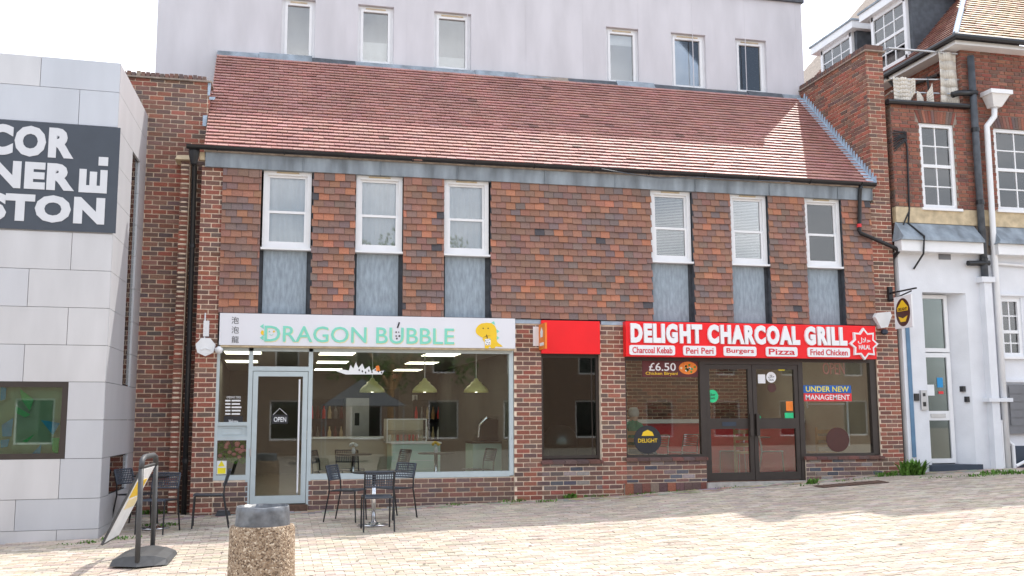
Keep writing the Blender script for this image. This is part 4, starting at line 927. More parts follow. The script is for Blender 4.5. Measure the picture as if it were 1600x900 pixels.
sticker('notice', 'pale pink notice beside the halal sticker', 'notice', 'curtain', (1184, 585), (1196, 599), YG); sticker('sticker', 'tiny yellow label at the top of the right grill door', 'sticker', 'warn_yellow', (1216, 575), (1226, 579), YG); sticker('sticker', 'small green label beside the grill door handle', 'sticker', 'bright_green', (1183, 650), (1189, 656), YG)
for lab, c0, r_ in (('large dark round window emblem in the left grill window', (1012, 687), 22), ('brown round window emblem in the right grill window', (1309, 687), 19)):
    t_ = sticker('window_emblem', lab, 'sticker', 'ink' if r_ > 20 else 'brown_disc', (c0[0] - r_, c0[1] - r_), (c0[0] + r_, c0[1] + r_), YG, (('DELIGHT', 'yellow', .15, .85, .40, .54),) if r_ > 20 else (), 'disc')
    a, b = PX(c0[0], c0[1] - r_ * .35, YG); q = r_ / 120
    if r_ > 20: MB().prism([(a - q * .6, b - q * .1), (a + q * .6, b - q * .1), (a + q * .45, b + q * .25), (a, b + q * .45), (a - q * .45, b + q * .25)], YG - .005, YG - .002).build('emblem', 'yellow', t_)
ne = thing('open_sign', 'unlit open sign hanging inside the right grill window', 'sign'); a, b = PX(1286, 585, .25), PX(1319, 567, .25); lettering('OPEN', a[0], b[0], a[1], b[1], .25, 'pink', ne, .008, .0)
oh = sticker('opening_hours', 'black opening hours lettering on the narrow window left of the door', 'notice', 'ink', (350, 650), (379, 666), YB, (('Welcome', 'white_letter', .25, .75, .3, .65),))
A, Bq = PX(354, 619, YB), PX(376, 622.6, YB); lettering('OPENING TIMES', A[0], Bq[0], Bq[1], A[1], YB - .002, 'white_letter', oh, .001, .0)
for k in range(1, 6):
    for u0, u1 in ((352, 360), (362, 377 - k % 3)): A, Bq = PX(u0, 619.6 + k * 5.2, YB), PX(u1, 622 + k * 5.2, YB); MB().box(A[0], Bq[0], YB - .003, YB - .002, Bq[1], A[1]).build('text_line', 'white_letter', oh)
ws = sticker('warning_sticker', 'yellow and white warning sticker low on the narrow window', 'sticker', 'white_frame', (339, 720), (353.5, 741), YB); A, Bq = PX(340, 731, YB), PX(352.5, 740, YB); MB().box(A[0], Bq[0], YB - .004, YB - .002, Bq[1], A[1]).build('text_block', 'warn_yellow', ws); a, b = PX(346, 725, YB); MB().prism([(a - .05, b - .035), (a + .05, b - .035), (a, b + .05)], YB - .004, YB - .002).build('triangle', 'warn_yellow', ws)
op = sticker('open_sign', 'small hanging open plaque inside the bubble tea door', 'sign', 'ink', (425, 648), (450, 662), Ys - .01, (('OPEN', 'white_letter', .12, .88, .2, .75),)); A, Bq, Cq = PX(427, 648, Ys), PX(437, 638, Ys), PX(448, 648, Ys); MB().tube([(A[0], Ys - .01, A[1]), (Bq[0], Ys - .01, Bq[1]), (Cq[0], Ys - .01, Cq[1])], .004, 5).build('string', 'white_frame', op)
vs = thing('window_graphic', 'white splashing drinks graphic stuck high on the big window', 'sticker')
flat([(525, 580), (533, 577), (545, 579), (548, 570), (552, 576), (556, 566), (560, 575), (566, 568), (570, 577), (577, 572), (580, 580), (588, 574), (590, 581), (600, 579), (597, 585), (540, 585)], YB - .002, 'white_letter', vs, 'splash', .002); flat([(587, 572), (592, 571), (594, 580), (588, 580)], YB - .004, 'orange', vs, 'drink', .002)
for k in range(9): flat([(q[0] + 560 + k * 5, q[1] + 578 + (k * 7 % 5)) for q in ((0, 0), (1.5, -2), (2.5, 1), (1, 2))], YB - .005, 'ink', vs, 'fruit_piece', .002)

# ================================================================== inside the bubble tea shop
def lampshade(px, py, n):
    P = onY(px, py, .9); t_ = thing('pendant_lamp', n, 'lamp', (P.x, .9, P.z), group='yellow pendant lamps in the bubble tea window')
    MB().lathe([(.02, .24), (.035, .22), (.05, .19), (.09, .17), (.10, .14), (.155, .10), (.20, .05), (.215, 0), (.205, 0), (.15, .09), (.03, .16)], 24).build('lamp_shade', 'lime_lamp', t_, smooth=True); MB().tube([(0, 0, .22), (0, 0, 2.77 - P.z)], .008, 6).build('cord', 'white_frame', t_); MB().lathe([(.01, .10), (.04, .06), (.045, .03), (.02, 0)], 12).build('bulb', 'lamp_panel', t_)
for px, n in ((581.5, 'leftmost yellow pendant lamp in the bubble tea window'), (663.5, 'middle yellow pendant lamp in the bubble tea window'), (744, 'rightmost yellow pendant lamp in the bubble tea window')): lampshade(px, 613, n)
for px, py, yy, lab in ((501, 553, 1.5, 'nearest the glass on the left side'), (497, 566, 4.2, 'second from the glass on the left side'), (493, 579, 7.2, 'deepest on the left side'), (668, 554, 1.5, 'nearest the glass on the right side'), (640, 567, 4.2, 'second from the glass on the right side'), (620, 579, 7.2, 'deepest on the right side'), (350, 553, 1.5, 'nearest the glass by the narrow window'), (352, 566, 4.2, 'second from the glass by the narrow window')):
    x = onY(px, py, yy).x; t_ = thing('ceiling_light', 'ceiling light panel %s of the bubble tea shop' % lab, 'lamp', (x, yy, 2.772), group='ceiling light panels'); box('diffuser', 'shop_lamp', 0, .6, 0, .75, -.02, -.012, t_); box('tray', 'white_frame', -.02, .62, -.02, .77, -.012, .004, t_)
def at(px, py, Y): return onY(px, py, Y)
def cabinet(name, label, cat, m, p0, p1, Y, dep, zf=.33, extra=None):
    A, Bq = at(*p0, Y), at(*p1, Y); t_ = thing(name, label, cat, (A.x, Y, zf)); MB().box(0, Bq.x - A.x, 0, dep, 0, A.z - zf).build('body', m, t_); return t_, Bq.x - A.x, A.z - zf
t_, w_, h_ = cabinet('counter', 'mint panelled serving counter under the glass display case', 'counter', 'mint_panel', (612, 694), (688, 694), 1.9, .7); box('worktop', 'white_frame', -.02, w_ + .02, -.03, .72, h_, h_ + .03, t_)
for k in range(6): box('groove', 'curtain', 0, w_, -.006, 0, .1 + k * .15, .108 + k * .15, t_)
t_, w_, h_ = cabinet('counter', 'mint panelled counter under the coffee machine', 'counter', 'mint_panel', (739, 693), (785, 693), 1.7, .7); box('worktop', 'black_plastic', -.02, w_ + .02, -.03, .72, h_, h_ + .03, t_)
t_, w_, h_ = cabinet('counter', 'long beige bar counter at the back of the bubble tea shop', 'counter', 'wall_cream', (484, 686), (612, 686), 2.7, .6); box('worktop', 'white_frame', -.02, w_ + .02, -.03, .62, h_, h_ + .03, t_)
t_, w_, h_ = cabinet('fridge', 'tall stainless fridge with small dark display behind the bar', 'fridge', 'steel', (541, 622), (577, 622), 4.6, .7); box('display', 'black_plastic', w_ * .38, w_ * .58, -.008, 0, h_ - .55, h_ - .3, t_); box('door_gap', 'black_plastic', 0, w_, -.002, 0, h_ * .35, h_ * .35 + .015, t_)
t_, w_, h_ = cabinet('doorway', 'dark doorway in the back wall of the bubble tea shop', 'doorway', 'black_plastic', (578, 608), (623, 608), 8.9, .05)
P, Q = at(604, 692, 1.95), at(667, 654, 1.95); t_ = thing('display_case', 'glass cake display case on the mint counter', 'display case', (P.x, 1.95, P.z)); w_, h_ = Q.x - P.x, Q.z - P.z
frame_rect(MB(), 0, w_, 0, h_, .02, 0, .02).build('frame', 'white_frame', t_); box('pane', 'glass', .02, w_ - .02, .008, .012, .02, h_ - .02, t_); box('shelf', 'glass_dark', .02, w_ - .02, .02, .45, h_ * .5, h_ * .5 + .01, t_); box('base', 'steel', 0, w_, .02, .5, 0, .03, t_); box('back_panel', 'wall_cream', 0, w_, .46, .48, .03, h_, t_)
for k in range(9): MB().lathe([(.02, 0), (.025, .10), (.02, .11)], 8, (.08 + k * .07, .2, .03)).build('bottle', random.choice(['pink', 'stone', 'banner_red', 'curtain']), t_)
P = at(770, 692, 1.9); t_ = thing('coffee_machine', 'black and chrome coffee machine on the right counter', 'coffee machine', (P.x - .15, 1.85, P.z)); box('body', 'black_plastic', -.1, .35, .1, .5, 0, .12, t_); MB().tube([(-.1, .1, .1), (-.08, .1, .32), (.05, .1, .45), (.25, .1, .45), (.33, .1, .3), (.33, .1, .1)], .03, 8).build('hood', 'chrome', t_); box('tank', 'black_plastic', -.05, .3, .14, .45, .12, .42, t_)
for i, (px, Yi, lab) in enumerate(((520, 8.8, 'dark shelf of bottles and jars at the back of the bubble tea shop'), (690, 8.8, 'shelf of red and dark machines on the right back wall'))):
    P = at(px, 682, Yi); t_ = thing('bottle_shelf', lab, 'shelf', (P.x - .4, Yi, P.z - .1)); box('board', 'black_plastic', -.3, 1.3, -.3, .1, 0, .04, t_); box('back_board', 'dark_room', -.3, 1.3, .06, .1, .04, 1.0, t_); box('board', 'black_plastic', -.3, 1.3, -.2, .1, .5, .53, t_)
    for k in range(22): r_ = random.uniform(.03, .05); MB().lathe([(r_, 0), (r_, random.uniform(.12, .2)), (r_ * .4, .25), (r_ * .4, .3)], 8, (-.25 + (k % 11) * .14, -.1, .04 if k < 11 else .53)).build('bottle', random.choice(['wood', 'banner_red', 'stone', 'maroon', 'curtain', 'steel', 'pale_yellow']), t_)
for lab, m, p0, p1 in (('pale menu poster on the back wall of the bubble tea shop', 'curtain', (694, 603), (719, 645)), ('small pale poster left of the menu poster', 'curtain', (644, 617), (652, 626)), ('mint framed notice board on the back wall by the coffee machine', 'mint_panel', (729, 634), (764, 651)), ('teal poster under the menu poster', 'teal', (694, 646), (719, 665)), ('purple price board on the right back wall', 'cloth_blue', (735, 600), (768, 620))):
    A, Bq = at(*p0, 8.95), at(*p1, 8.95); t_ = thing('wall_poster', lab, 'poster'); box('sheet', m, A.x, Bq.x, 8.93, 8.95, Bq.z, A.z, t_)
    for k in range(4): zz = lerp(A.z, Bq.z, .2 + k * .2); box('text_line', 'box_grey', A.x + .05, lerp(A.x, Bq.x, .8), 8.924, 8.93, zz - .01, zz + .01, t_)
t_ = thing('wall_clock', 'round dark wall clock with red rim at the back', 'clock'); P = at(617.5, 588, 8.95); MB().prism(disc(P.x, P.z, .12), 8.90, 8.95).build('rim', 'black_plastic', t_); MB().prism(disc(P.x, P.z, .07), 8.88, 8.90).build('face', 'pink', t_)

# ================================================================== chairs and tables
def make_chair(label, fm='black_metal', sm='grey_seat', group=None, slats=False):
    t_ = thing('chair', label, 'chair', group=group); w, d_ = .20, .20
    s_ = MB(); n = 6                                                # seat dished, front edge rolled down
    pts = [(-.19, .435), (-.12, .44), (0, .438), (.12, .445), (.18, .452), (.21, .44)]
    for (y0, z0), (y1, z1) in zip(pts, pts[1:]): s_.hexa([(-w + .01, -y1, z1 - .014), (w - .01, -y1, z1 - .014), (w - .01, -y0, z0 - .014), (-w + .01, -y0, z0 - .014), (-w + .01, -y1, z1), (w - .01, -y1, z1), (w - .01, -y0, z0), (-w + .01, -y0, z0)])
    s_.build('seat', sm, t_)
    bk = MB(); f = lambda u, v: (u * (.185 + .005 * v), .215 + .055 * v + .03 * (1 - u * u) - .02, .575 + .195 * v)
    def bar(u0, v0, u1, v1, r_=.007, n_=6): bk.tube([f(lerp(u0, u1, k / n_), lerp(v0, v1, k / n_)) for k in range(n_ + 1)], r_, 5)
    for k in range(7): bar(-1, k / 6, 1, k / 6, .011 if k in (0, 6) else .0065)
    if not slats:
        for k in range(13): bar(-1 + k / 6, 0, -1 + k / 6, 1, .011 if k in (0, 12) else .0065, 1)
    bk.build('backrest', sm if not slats else fm, t_)
    for sx in (-1, 1):
        MB().tube([(sx * .19, -.21, 0), (sx * .19, -.19, .42), (sx * .19, -.17, .435), (sx * .19, .15, .43)], .011, 8).build('leg', fm, t_); MB().tube([(sx * .20, .27, 0), (sx * .195, .19, .42), (sx * .19, .20, .56), (sx * .19, .255, .77)], .011, 8).build('leg', fm, t_)
    MB().tube([(-.19, .16, .425), (.19, .16, .425)], .009, 6).build('stretcher', fm, t_); return t_
ch0 = make_chair('black perforated chair at centre table, nearest the viewer with its back turned', group='black cafe chairs outside')
def put(o, x, y, rz): o.location = (x, y, zg(x, y) + .002); o.rotation_euler = (0, 0, R(rz)); return o
put(ch0, 1.42, -2.42, 180)            # front at local -Y
def chair_at(x, y, rz, lab): return copy_thing(ch0, (x, y, zg(x, y) + .002), R(rz), lab)
chair_at(1.10, -1.45, 62, 'black perforated chair left of the centre cafe table'); chair_at(1.76, -1.42, -52, 'black perforated chair right of the centre cafe table')
chair_at(-.78, -1.38, -88, 'black chair seen side on beside the downpipe, facing the clad building'); chair_at(-1.42, -1.72, -20, 'black chair just behind the swing sign'); chair_at(-1.78, -.85, 60, 'black chair against the clad building wall')
def cafe_table(label, x, y, top='black_metal', h=.72, z=None, r_=.30):
    t_ = thing('cafe_table', label, 'table', (x, y, zg(x, y) + .003 if z is None else z)); MB().lathe([(r_ - .01, h - .022), (r_, h - .016), (r_, h - .004), (r_ - .008, h)], 32).build('table_top', top, t_); MB().tube([(0, 0, .03), (0, 0, h - .02)], .03, 12).build('pedestal', 'chrome', t_, smooth=True); MB().lathe([(.21, 0), (.21, .008), (.10, .022), (.04, .045), (.03, .07)], 28).build('base', 'chrome', t_, smooth=True); return t_
cafe_table('round black cafe table among three chairs in front of the big window', 1.42, -1.95); cafe_table('round black cafe table beside the clad building', -1.50, -1.25)
# seats and tables indoors
for i, (x, y, rz, lab) in enumerate(((.95, .95, 70, 'chair inside the bubble tea window at far left'), (1.35, 1.35, 160, 'chair inside behind the left indoor table'), (2.0, .85, -70, 'chair inside between the two indoor tables'), (3.45, .85, -75, 'chair inside at the right end of the big window'))):
    c_ = chair_at(x, y, rz, lab); c_.location = (x, y, .332); c_['group'] = 'chairs inside the bubble tea shop'
cafe_table('round table inside the bubble tea window on the left', 1.35, .75, z=.332); cafe_table('round table inside the bubble tea window on the right', 2.72, .8, z=.332)
for x, y, m, lab in ((1.35, .75, 'white_letter', 'small vase of white flowers on the left indoor table'), (2.72, .8, 'yellow', 'small vase of yellow flowers on the right indoor table')):
    t_ = thing('flower_vase', lab, 'vase', (x, y, 1.054)); MB().lathe([(.025, 0), (.035, .04), (.02, .09), (.025, .10)], 12).build('vase', 'curtain', t_)
    for k in range(7): a_ = k * .9; MB().lathe([(.005, -.02), (.028, 0), (.02, .02), (.004, .028)], 8, (.05 * math.cos(a_), .05 * math.sin(a_), .13 + .015 * (k % 3))).build('bloom', m, t_)
t_ = thing('flower_garland', 'garland of pink roses and leaves behind the low narrow pane', 'flowers'); random.seed(3)
for k in range(16):
    P = at(random.uniform(343, 386), random.uniform(692, 716 if k % 2 else 704), .16); MB().lathe([(.004, -.03), (.03, -.015), (.036, .0), (.025, .02), (.005, .026)], 8, tuple(P)).build('rose', 'pink', t_)
lv = MB()
for k in range(120):
    P = at(random.uniform(341, 387), random.uniform(690, 722), .20); a_ = Vector((random.uniform(-1, 1), random.uniform(-.3, .3), random.uniform(-1, 1))).normalized() * .05; b_ = Vector((a_.z, .02, -a_.x)) * .4; lv.face([P - a_, P + b_, P + a_, P - b_])
lv.build('leaves', 'green_leaf', t_, kind='stuff')

# ================================================================== inside the grill
ct = thing('counter', 'long red counter with white top inside the grill', 'counter', (5.75, 2.6, .53)); box('front', 'red_wall', 0, 4.8, 0, .6, 0, .98, ct); box('worktop', 'white_frame', -.0, 4.8, -.05, .62, .98, 1.06, ct)
iw = thing('brick_partition', 'brick partition wall behind the grill counter', 'wall'); iwm = box('core', 'mortar', 6.4, 10.3, 4.41, 4.55, .53, 2.94, iw); lay('int', (0, 4.40, 0), FX, FN, course_rects([(6.4, 10.3, 1.5, 2.9)]), SOFT); emit('int', iwm)
for i, (x, yl) in enumerate(((6.1, 1.2), (8.6, 1.2), (6.1, 3.0), (8.6, 3.0))):  # unseen panels, added to brighten the grill room
    t_ = thing('ceiling_light', 'ceiling light panel added for brightness %s of the grill' % ('near the glass on the left', 'near the glass on the right', 'over the counter on the left', 'over the counter on the right')[i], 'lamp', (x, yl, 2.945), group='ceiling light panels'); box('diffuser', 'lamp_panel', 0, 1.1, 0, .28, -.02, -.012, t_); box('tray', 'white_frame', -.02, 1.12, -.02, .30, -.012, .004, t_)
mc0 = make_chair('tubular metal chair in the left grill window', 'chrome', 'steel', 'metal chairs inside the grill', True); mc0.location = (6.75, 1.25, .532); mc0.rotation_euler = (0, 0, R(-60))
for x, y, rz, lab in ((6.1, 1.7, 80, 'metal chair deeper inside the left grill window'), (7.6, 1.9, 200, 'metal chair seen through the left grill door'), (9.45, 1.9, 60, 'metal chair behind the right grill window'), (8.9, 2.5, -40, 'metal chair seen through the right grill door')): copy_thing(mc0, (x, y, .532), R(rz), lab)
for x, y, lab in ((6.45, 1.75, 'round metal table in the left grill window'), (9.0, 1.8, 'round metal table behind the right grill window')): cafe_table(lab, x, y, 'steel', z=.532, r_=.33)
def wood_chair(x, y, rz, lab):
    t_ = thing('wooden_chair', lab, 'chair', (x, y, .532), R(rz), 'wooden chairs inside the grill'); box('seat', 'wood', -.2, .2, -.2, .2, .43, .46, t_)
    for sx in (-1, 1): box('leg', 'wood', sx * .18 - .018, sx * .18 + .018, -.19, -.155, 0, .43, t_); box('leg', 'wood', sx * .18 - .018, sx * .18 + .018, .165, .2, 0, .9, t_)
    for k in range(3): box('back_slat', 'wood', -.162, .162, .175, .19, .55 + k * .12, .62 + k * .12, t_)
wood_chair(9.85, .75, 175, 'wooden slat back chair against the right grill window'); wood_chair(6.15, .7, 185, 'wooden slat back chair low in the left grill window'); wood_chair(8.55, 1.2, 150, 'wooden chair seen low through the right grill door')
MB().tube([(9.45, .55, 2.05), (9.55, .5, 2.12), (10.15, .5, 2.12), (10.25, .5, 2.0), (10.25, .5, 1.1)], .02, 8).tube([(9.45, .5, 1.85), (10.2, .5, 1.85)], .014, 8).tube([(9.45, .5, 1.78), (9.45, .55, 2.05)], .014, 8).build('white_rail', 'white_frame')
tag(bpy.data.objects['white_rail'], 'white tubular rail standing inside the right grill window', 'rail')

def person(label, loc, rz, cloth, hair):
    """seated figure: one skinned body, coloured by region"""
    J = dict(pel=((0, 0, .50), .13), wai=((0, .0, .68), .125), che=((0, -.02, .88), .14), nec=((0, -.03, 1.03), .055), hea=((0, -.05, 1.13), .085), top=((0, -.05, 1.24), .075))
    E_ = [('pel', 'wai'), ('wai', 'che'), ('che', 'nec'), ('nec', 'hea'), ('hea', 'top')]
    for s, q in ((-1, 'l'), (1, 'r')):
        J.update({'sh' + q: ((s * .17, -.01, .95), .06), 'el' + q: ((s * .23, -.10, .70), .045), 'wr' + q: ((s * .14, -.34, .68), .03), 'ha' + q: ((s * .11, -.41, .68), .028), 'hi' + q: ((s * .09, -.04, .48), .09), 'kn' + q: ((s * .12, -.44, .48), .065), 'an' + q: ((s * .12, -.46, .10), .042), 'to' + q: ((s * .13, -.60, .04), .035)})
        E_ += [('che', 'sh' + q), ('sh' + q, 'el' + q), ('el' + q, 'wr' + q), ('wr' + q, 'ha' + q), ('pel', 'hi' + q), ('hi' + q, 'kn' + q), ('kn' + q, 'an' + q), ('an' + q, 'to' + q)]
        for k in range(5): J['f%d' % k + q] = ((s * (.11 - .03 + .016 * k) if k else s * .07, -.47 - .012 * (2 - abs(k - 2)) if k else -.43, .665), .009); E_.append(('ha' + q, 'f%d' % k + q))
    ks = list(J); me = bpy.data.meshes.new('body'); me.from_pydata([J[k][0] for k in ks], [(ks.index(a), ks.index(b)) for a, b in E_], []); o = bpy.data.objects.new('body', me); COL.objects.link(o)
    m = o.modifiers.new('skin', 'SKIN')
    for k, v in zip(ks, me.skin_vertices[0].data): v.radius = (J[k][1],) * 2; v.use_root = k == 'pel'
    o.modifiers.new('sub', 'SUBSURF').levels = 2
    bpy.context.view_layer.update(); m2 = bpy.data.meshes.new_from_object(o.evaluated_get(bpy.context.evaluated_depsgraph_get())); o.modifiers.clear(); o.data = m2
    for n_ in ('skin', cloth, 'navy'): m2.materials.append(MATS[n_])
    for p in m2.polygons: c_ = p.center; p.material_index = 0 if c_.z > 1.04 or (c_.y < -.32 and .6 < c_.z < .76) else 2 if c_.z < .56 else 1; p.use_smooth = True
    t_ = thing('person', label, 'person', loc, R(rz)); o.parent = t_
    MB().lathe([(.01, .105), (.06, .10), (.096, .05), (.10, 0), (.092, -.05), (.07, -.07)], 16, (0, -.035, 1.17)).build('hair', hair, t_, smooth=True)
person('seated person in green with grey hair inside the left grill window', (6.28, 1.0, .532), 20, 'cloth_green', 'hair_grey'); person('seated person in blue at the left edge of the grill window', (5.98, 1.3, .532), 60, 'cloth_blue', 'hair_grey')
# behind the narrow window: dome built in place of a car-like reflection
t_ = thing('domed_stand_in', 'pale domed stand-in for a reflection behind the narrow dark window', 'stand-in', (4.85, .7, .402)); box('stand', 'black_plastic', -.25, .25, -.2, .2, 0, .72, t_); MB().lathe([(.30, .72), (.30, .80), (.27, .95), (.18, 1.06), (.05, 1.10)], 24).build('dome', 'steel', t_, smooth=True)

# ================================================================== street things
G = onG(409, 935); bx, by = onY(409.5, 850, -7.05).x, -7.05
bn = thing('litter_bin', 'pebble dash concrete litter bin with grey bag in the foreground', 'bin', (bx, by, zg(bx, by) + .002))
zt = onY(409, 826, -7.05 - .3).z - zg(bx, by); rb_ = .272
MB().lathe([(rb_ + .01, 0), (rb_ + .012, .03), (rb_, zt - .03), (rb_ - .012, zt), (rb_ - .06, zt), (rb_ - .065, zt - .12)], 48).build('drum', 'aggregate', bn, smooth=False)
smooth_by_angle(bn.children[0])
bag = MB(); n = 64; rows_ = [(.232, zt - .10), (.23, zt + .0), (.225, zt + .06), (.223, zt + .12), (.219, zt + .155), (.21, zt + .160), (.205, zt + .10), (.2, zt - .3)]
for r_, z in rows_:
    for k in range(n): a_ = 2 * math.pi * k / n; q = 1 + .012 * math.sin(a_ * 9 + z * 40) + .008 * math.sin(a_ * 23 + z * 90); bag.v.append((r_ * q * math.cos(a_), r_ * q * math.sin(a_), z + .003 * math.sin(a_ * 5)))
for i in range(len(rows_) - 1):
    for k in range(n): j = (k + 1) % n; bag.f.append((i * n + k, i * n + j, (i + 1) * n + j, (i + 1) * n + k)); bag.c.append(None)
bag.build('bin_bag', 'bag', bn, smooth=True); MB().lathe([(.0, zt - .3), (.2, zt - .3)], 32).build('bin_contents', 'black_plastic', bn)

P1, P2 = onG(214, 889), onG(238, 864)
ss = thing('swing_sign', 'pavement swing sign with tilted poster board and dark rubber base', 'sign', ((P1.x + P2.x) / 2, (P1.y + P2.y) / 2, zg((P1.x + P2.x) / 2, (P1.y + P2.y) / 2) + .002)); ax_ = Vector((P2.x - P1.x, P2.y - P1.y, 0)); hw = ax_.length / 2; ax_.normalize(); pe = Vector((ax_.y, -ax_.x, 0))
if pe.x < 0: pe = -pe
H_ = 1.16
for s in (-1, 1): b_ = ax_ * (s * hw); MB().tube([b_ + Vector((0, 0, .02)), b_ + Vector((0, 0, H_ - .12))], .028, 10).build('post', 'rubber', ss, smooth=True)
MB().tube([ax_ * (-hw) + Vector((0, 0, H_ - .12)), ax_ * (-hw * .92) + Vector((0, 0, H_ - .03)), ax_ * (-hw * .6) + Vector((0, 0, H_)), ax_ * (hw * .6) + Vector((0, 0, H_)), ax_ * (hw * .92) + Vector((0, 0, H_ - .03)), ax_ * hw + Vector((0, 0, H_ - .12))], .03, 10).build('top_rail', 'rubber', ss, smooth=True)
bs = MB(); prof = [(-.30, .025), (-.28, .06), (-.17, .095), (0, .11), (.17, .095), (.28, .06), (.30, .025)]
for (u0, h0), (u1, h1) in zip(prof, prof[1:]):
    w0, w1 = hw * 1.0 + .05 - abs(u0) * .45, hw * 1.0 + .05 - abs(u1) * .45
    c = [pe * u0 - ax_ * w0, pe * u1 - ax_ * w1, pe * u1 + ax_ * w1, pe * u0 + ax_ * w0]; tp = [pe * u0 - ax_ * (w0 - .06), pe * u1 - ax_ * (w1 - .06), pe * u1 + ax_ * (w1 - .06), pe * u0 + ax_ * (w0 - .06)]
    bs.hexa([p_ for p_ in c] + [p_ + Vector((0, 0, h)) for p_, h in zip(tp, (h0, h1, h1, h0))])
bs.build('base', 'rubber', ss)
tl = R(25); dv = (-pe * math.sin(tl) - Vector((0, 0, math.cos(tl)))); nv = ax_.cross(dv).normalized()
def board(name, m, a0, a1, l0, l1, t0, t1): return MB().hexa([Vector((0, 0, H_ - .1)) + ax_ * a + dv * l + nv * t for t in (t0, t1) for a, l in ((a0, l1), (a1, l1), (a1, l0), (a0, l0))]).build(name, m, ss)
hb2 = hw * .86; board('board_frame', 'rubber', -hb2, hb2, .0, .92, -.012, .012)
for t0, t1 in ((-.016, -.0125), (.0125, .016)):
    board('poster', 'curtain', -hb2 + .03, hb2 - .03, .03, .89, t0, t1); s_ = 1 if t0 > 0 else -1; board('poster_picture', 'yellow', -hb2 + .10, hb2 - .12, .18, .38, t0 + s_ * .003, t1 + s_ * .003); board('poster_picture', 'pale_yellow', -hb2 + .16, hb2 - .08, .40, .52, t0 + s_ * .003, t1 + s_ * .003)
P = onG(350, 802); t_ = thing('black_box', 'small black plastic box on the paving below the left pier', 'box', (P.x, -.22, zg(P.x, -.22) + .002)); MB().hexa([(-.11, -.09, 0), (.11, -.09, 0), (.11, .09, 0), (-.11, .09, 0), (-.09, -.07, .055), (.09, -.07, .055), (.09, .07, .065), (-.09, .07, .065)]).build('case', 'black_plastic', t_); box('lid', 'box_grey', -.07, .07, -.05, .05, .062, .075, t_)
P = onG(1330, 757); t_ = thing('drain_cover', 'rusty brown metal drain cover set in the paving by the grill window', 'drain cover', (P.x, P.y, zg(P.x, P.y)))
cvr = MB(); cvr.v = [(a, b, zg(P.x + a, P.y + b) - zg(P.x, P.y) + .008) for a, b in ((-.62, -.16), (.62, -.16), (.62, .18), (-.62, .18))]; cvr.f = [(0, 1, 2, 3)]; cvr.c = [None]; cvr.build('plate', 'rust', t_)
for k in range(9): a = -.56 + k * .14; MB().hexa([(a + u, b, zg(P.x + a, P.y + b) - zg(P.x, P.y) + h) for h in (.006, .014) for u, b in ((0, -.14), (.05, -.14), (.05, .16), (0, .16))]).build('rib', 'rust', t_)
# weeds
def blades(mb, x, y, n, h, spread):
    for k in range(n):
        a_ = random.uniform(0, 6.28); r_ = spread * math.sqrt(random.random()); bx_, by_ = x + r_ * math.cos(a_), y + .45 * r_ * math.sin(a_); hh = h * random.uniform(.4, 1); d_ = Vector((random.uniform(-.6, .6), random.uniform(-.6, .3), 1)).normalized(); s_ = Vector((-d_.y, d_.x, 0)).normalized() if abs(d_.x) + abs(d_.y) > .01 else Vector((1, 0, 0)); s_ *= random.uniform(.006, .014) * (1 + h * 3); p = Vector((bx_, by_, zg(bx_, min(by_, 0)) - .005)); m_ = p + d_ * hh * .6; e_ = p + d_ * hh + Vector((d_.x * .5, d_.y * .5, -.25)) * hh * .6
        mb.face([p - s_ * .4, p + s_ * .4, m_ + s_, m_ - s_]); mb.face([m_ - s_, m_ + s_, e_])
random.seed(11); wd = MB()
for px, py, n, h, sp in ((262, 800, 60, .10, .25), (205, 792, 40, .08, .2), (245, 822, 60, .07, .3), (190, 842, 50, .07, .25), (145, 848, 40, .06, .2), (115, 850, 20, .04, .2), (715, 789, 25, .05, .2), (800, 784, 40, .07, .25), (855, 784, 35, .06, .2), (885, 776, 50, .12, .12), (930, 776, 40, .06, .25), (1000, 770, 50, .05, .3), (1060, 766, 30, .04, .3), (1140, 762, 25, .04, .3), (1268, 756, 40, .14, .1), (1255, 758, 30, .05, .3), (1385, 744, 60, .13, .22), (1400, 742, 50, .11, .2), (1560, 741, 90, .12, .35), (1590, 740, 60, .10, .3), (1530, 744, 50, .07, .3), (1470, 746, 40, .04, .4), (1330, 750, 40, .04, .4), (270, 770, 40, .12, .12)):
    P = onG(px, py); blades(wd, P.x, min(P.y, -.06) if P.x > -1.2 else min(P.y, .5), n, h, sp)
tag(wd.build('weeds', 'green_leaf'), 'low green weeds sprouting along the foot of the walls', 'weeds', kind='stuff')
P = onG(1427, 742); wp = MB(); blades(wp, P.x, min(P.y, -.08), 170, .36, .22); wpt = thing('weed_plant', 'bushy green weed growing between the right pier and white wall', 'plant'); wp.build('foliage', 'green_leaf', wpt)

# ================================================================== across the street (seen only in the glass)
OB = thing('opposite_building', 'long brick building across the street, mirrored in the shop windows', 'building')
def brick_tex():
    m, n, b = nodes('far_brick', .9)
    t = n.nodes.new('ShaderNodeTexCoord'); mpn = n.nodes.new('ShaderNodeMapping'); mpn.inputs['Rotation'].default_value = (R(90), 0, 0)
    br = n.nodes.new('ShaderNodeTexBrick'); br.inputs['Scale'].default_value = 1; br.inputs['Brick Width'].default_value = .225; br.inputs['Row Height'].default_value = .075; br.inputs['Mortar Size'].default_value = .006
    br.inputs['Color1'].default_value = (.24, .15, .10, 1); br.inputs['Color2'].default_value = (.18, .11, .08, 1); br.inputs['Mortar'].default_value = (.4, .34, .27, 1)
    n.links.new(t.outputs['Object'], mpn.inputs['Vector']); n.links.new(mpn.outputs['Vector'], br.inputs['Vector']); n.links.new(br.outputs['Color'], b.inputs['Base Color'])
brick_tex()
ops = [(x, x + 1.2, z, z + 1.5) for x in range(-24, 34, 3) for z in (1.0,)]
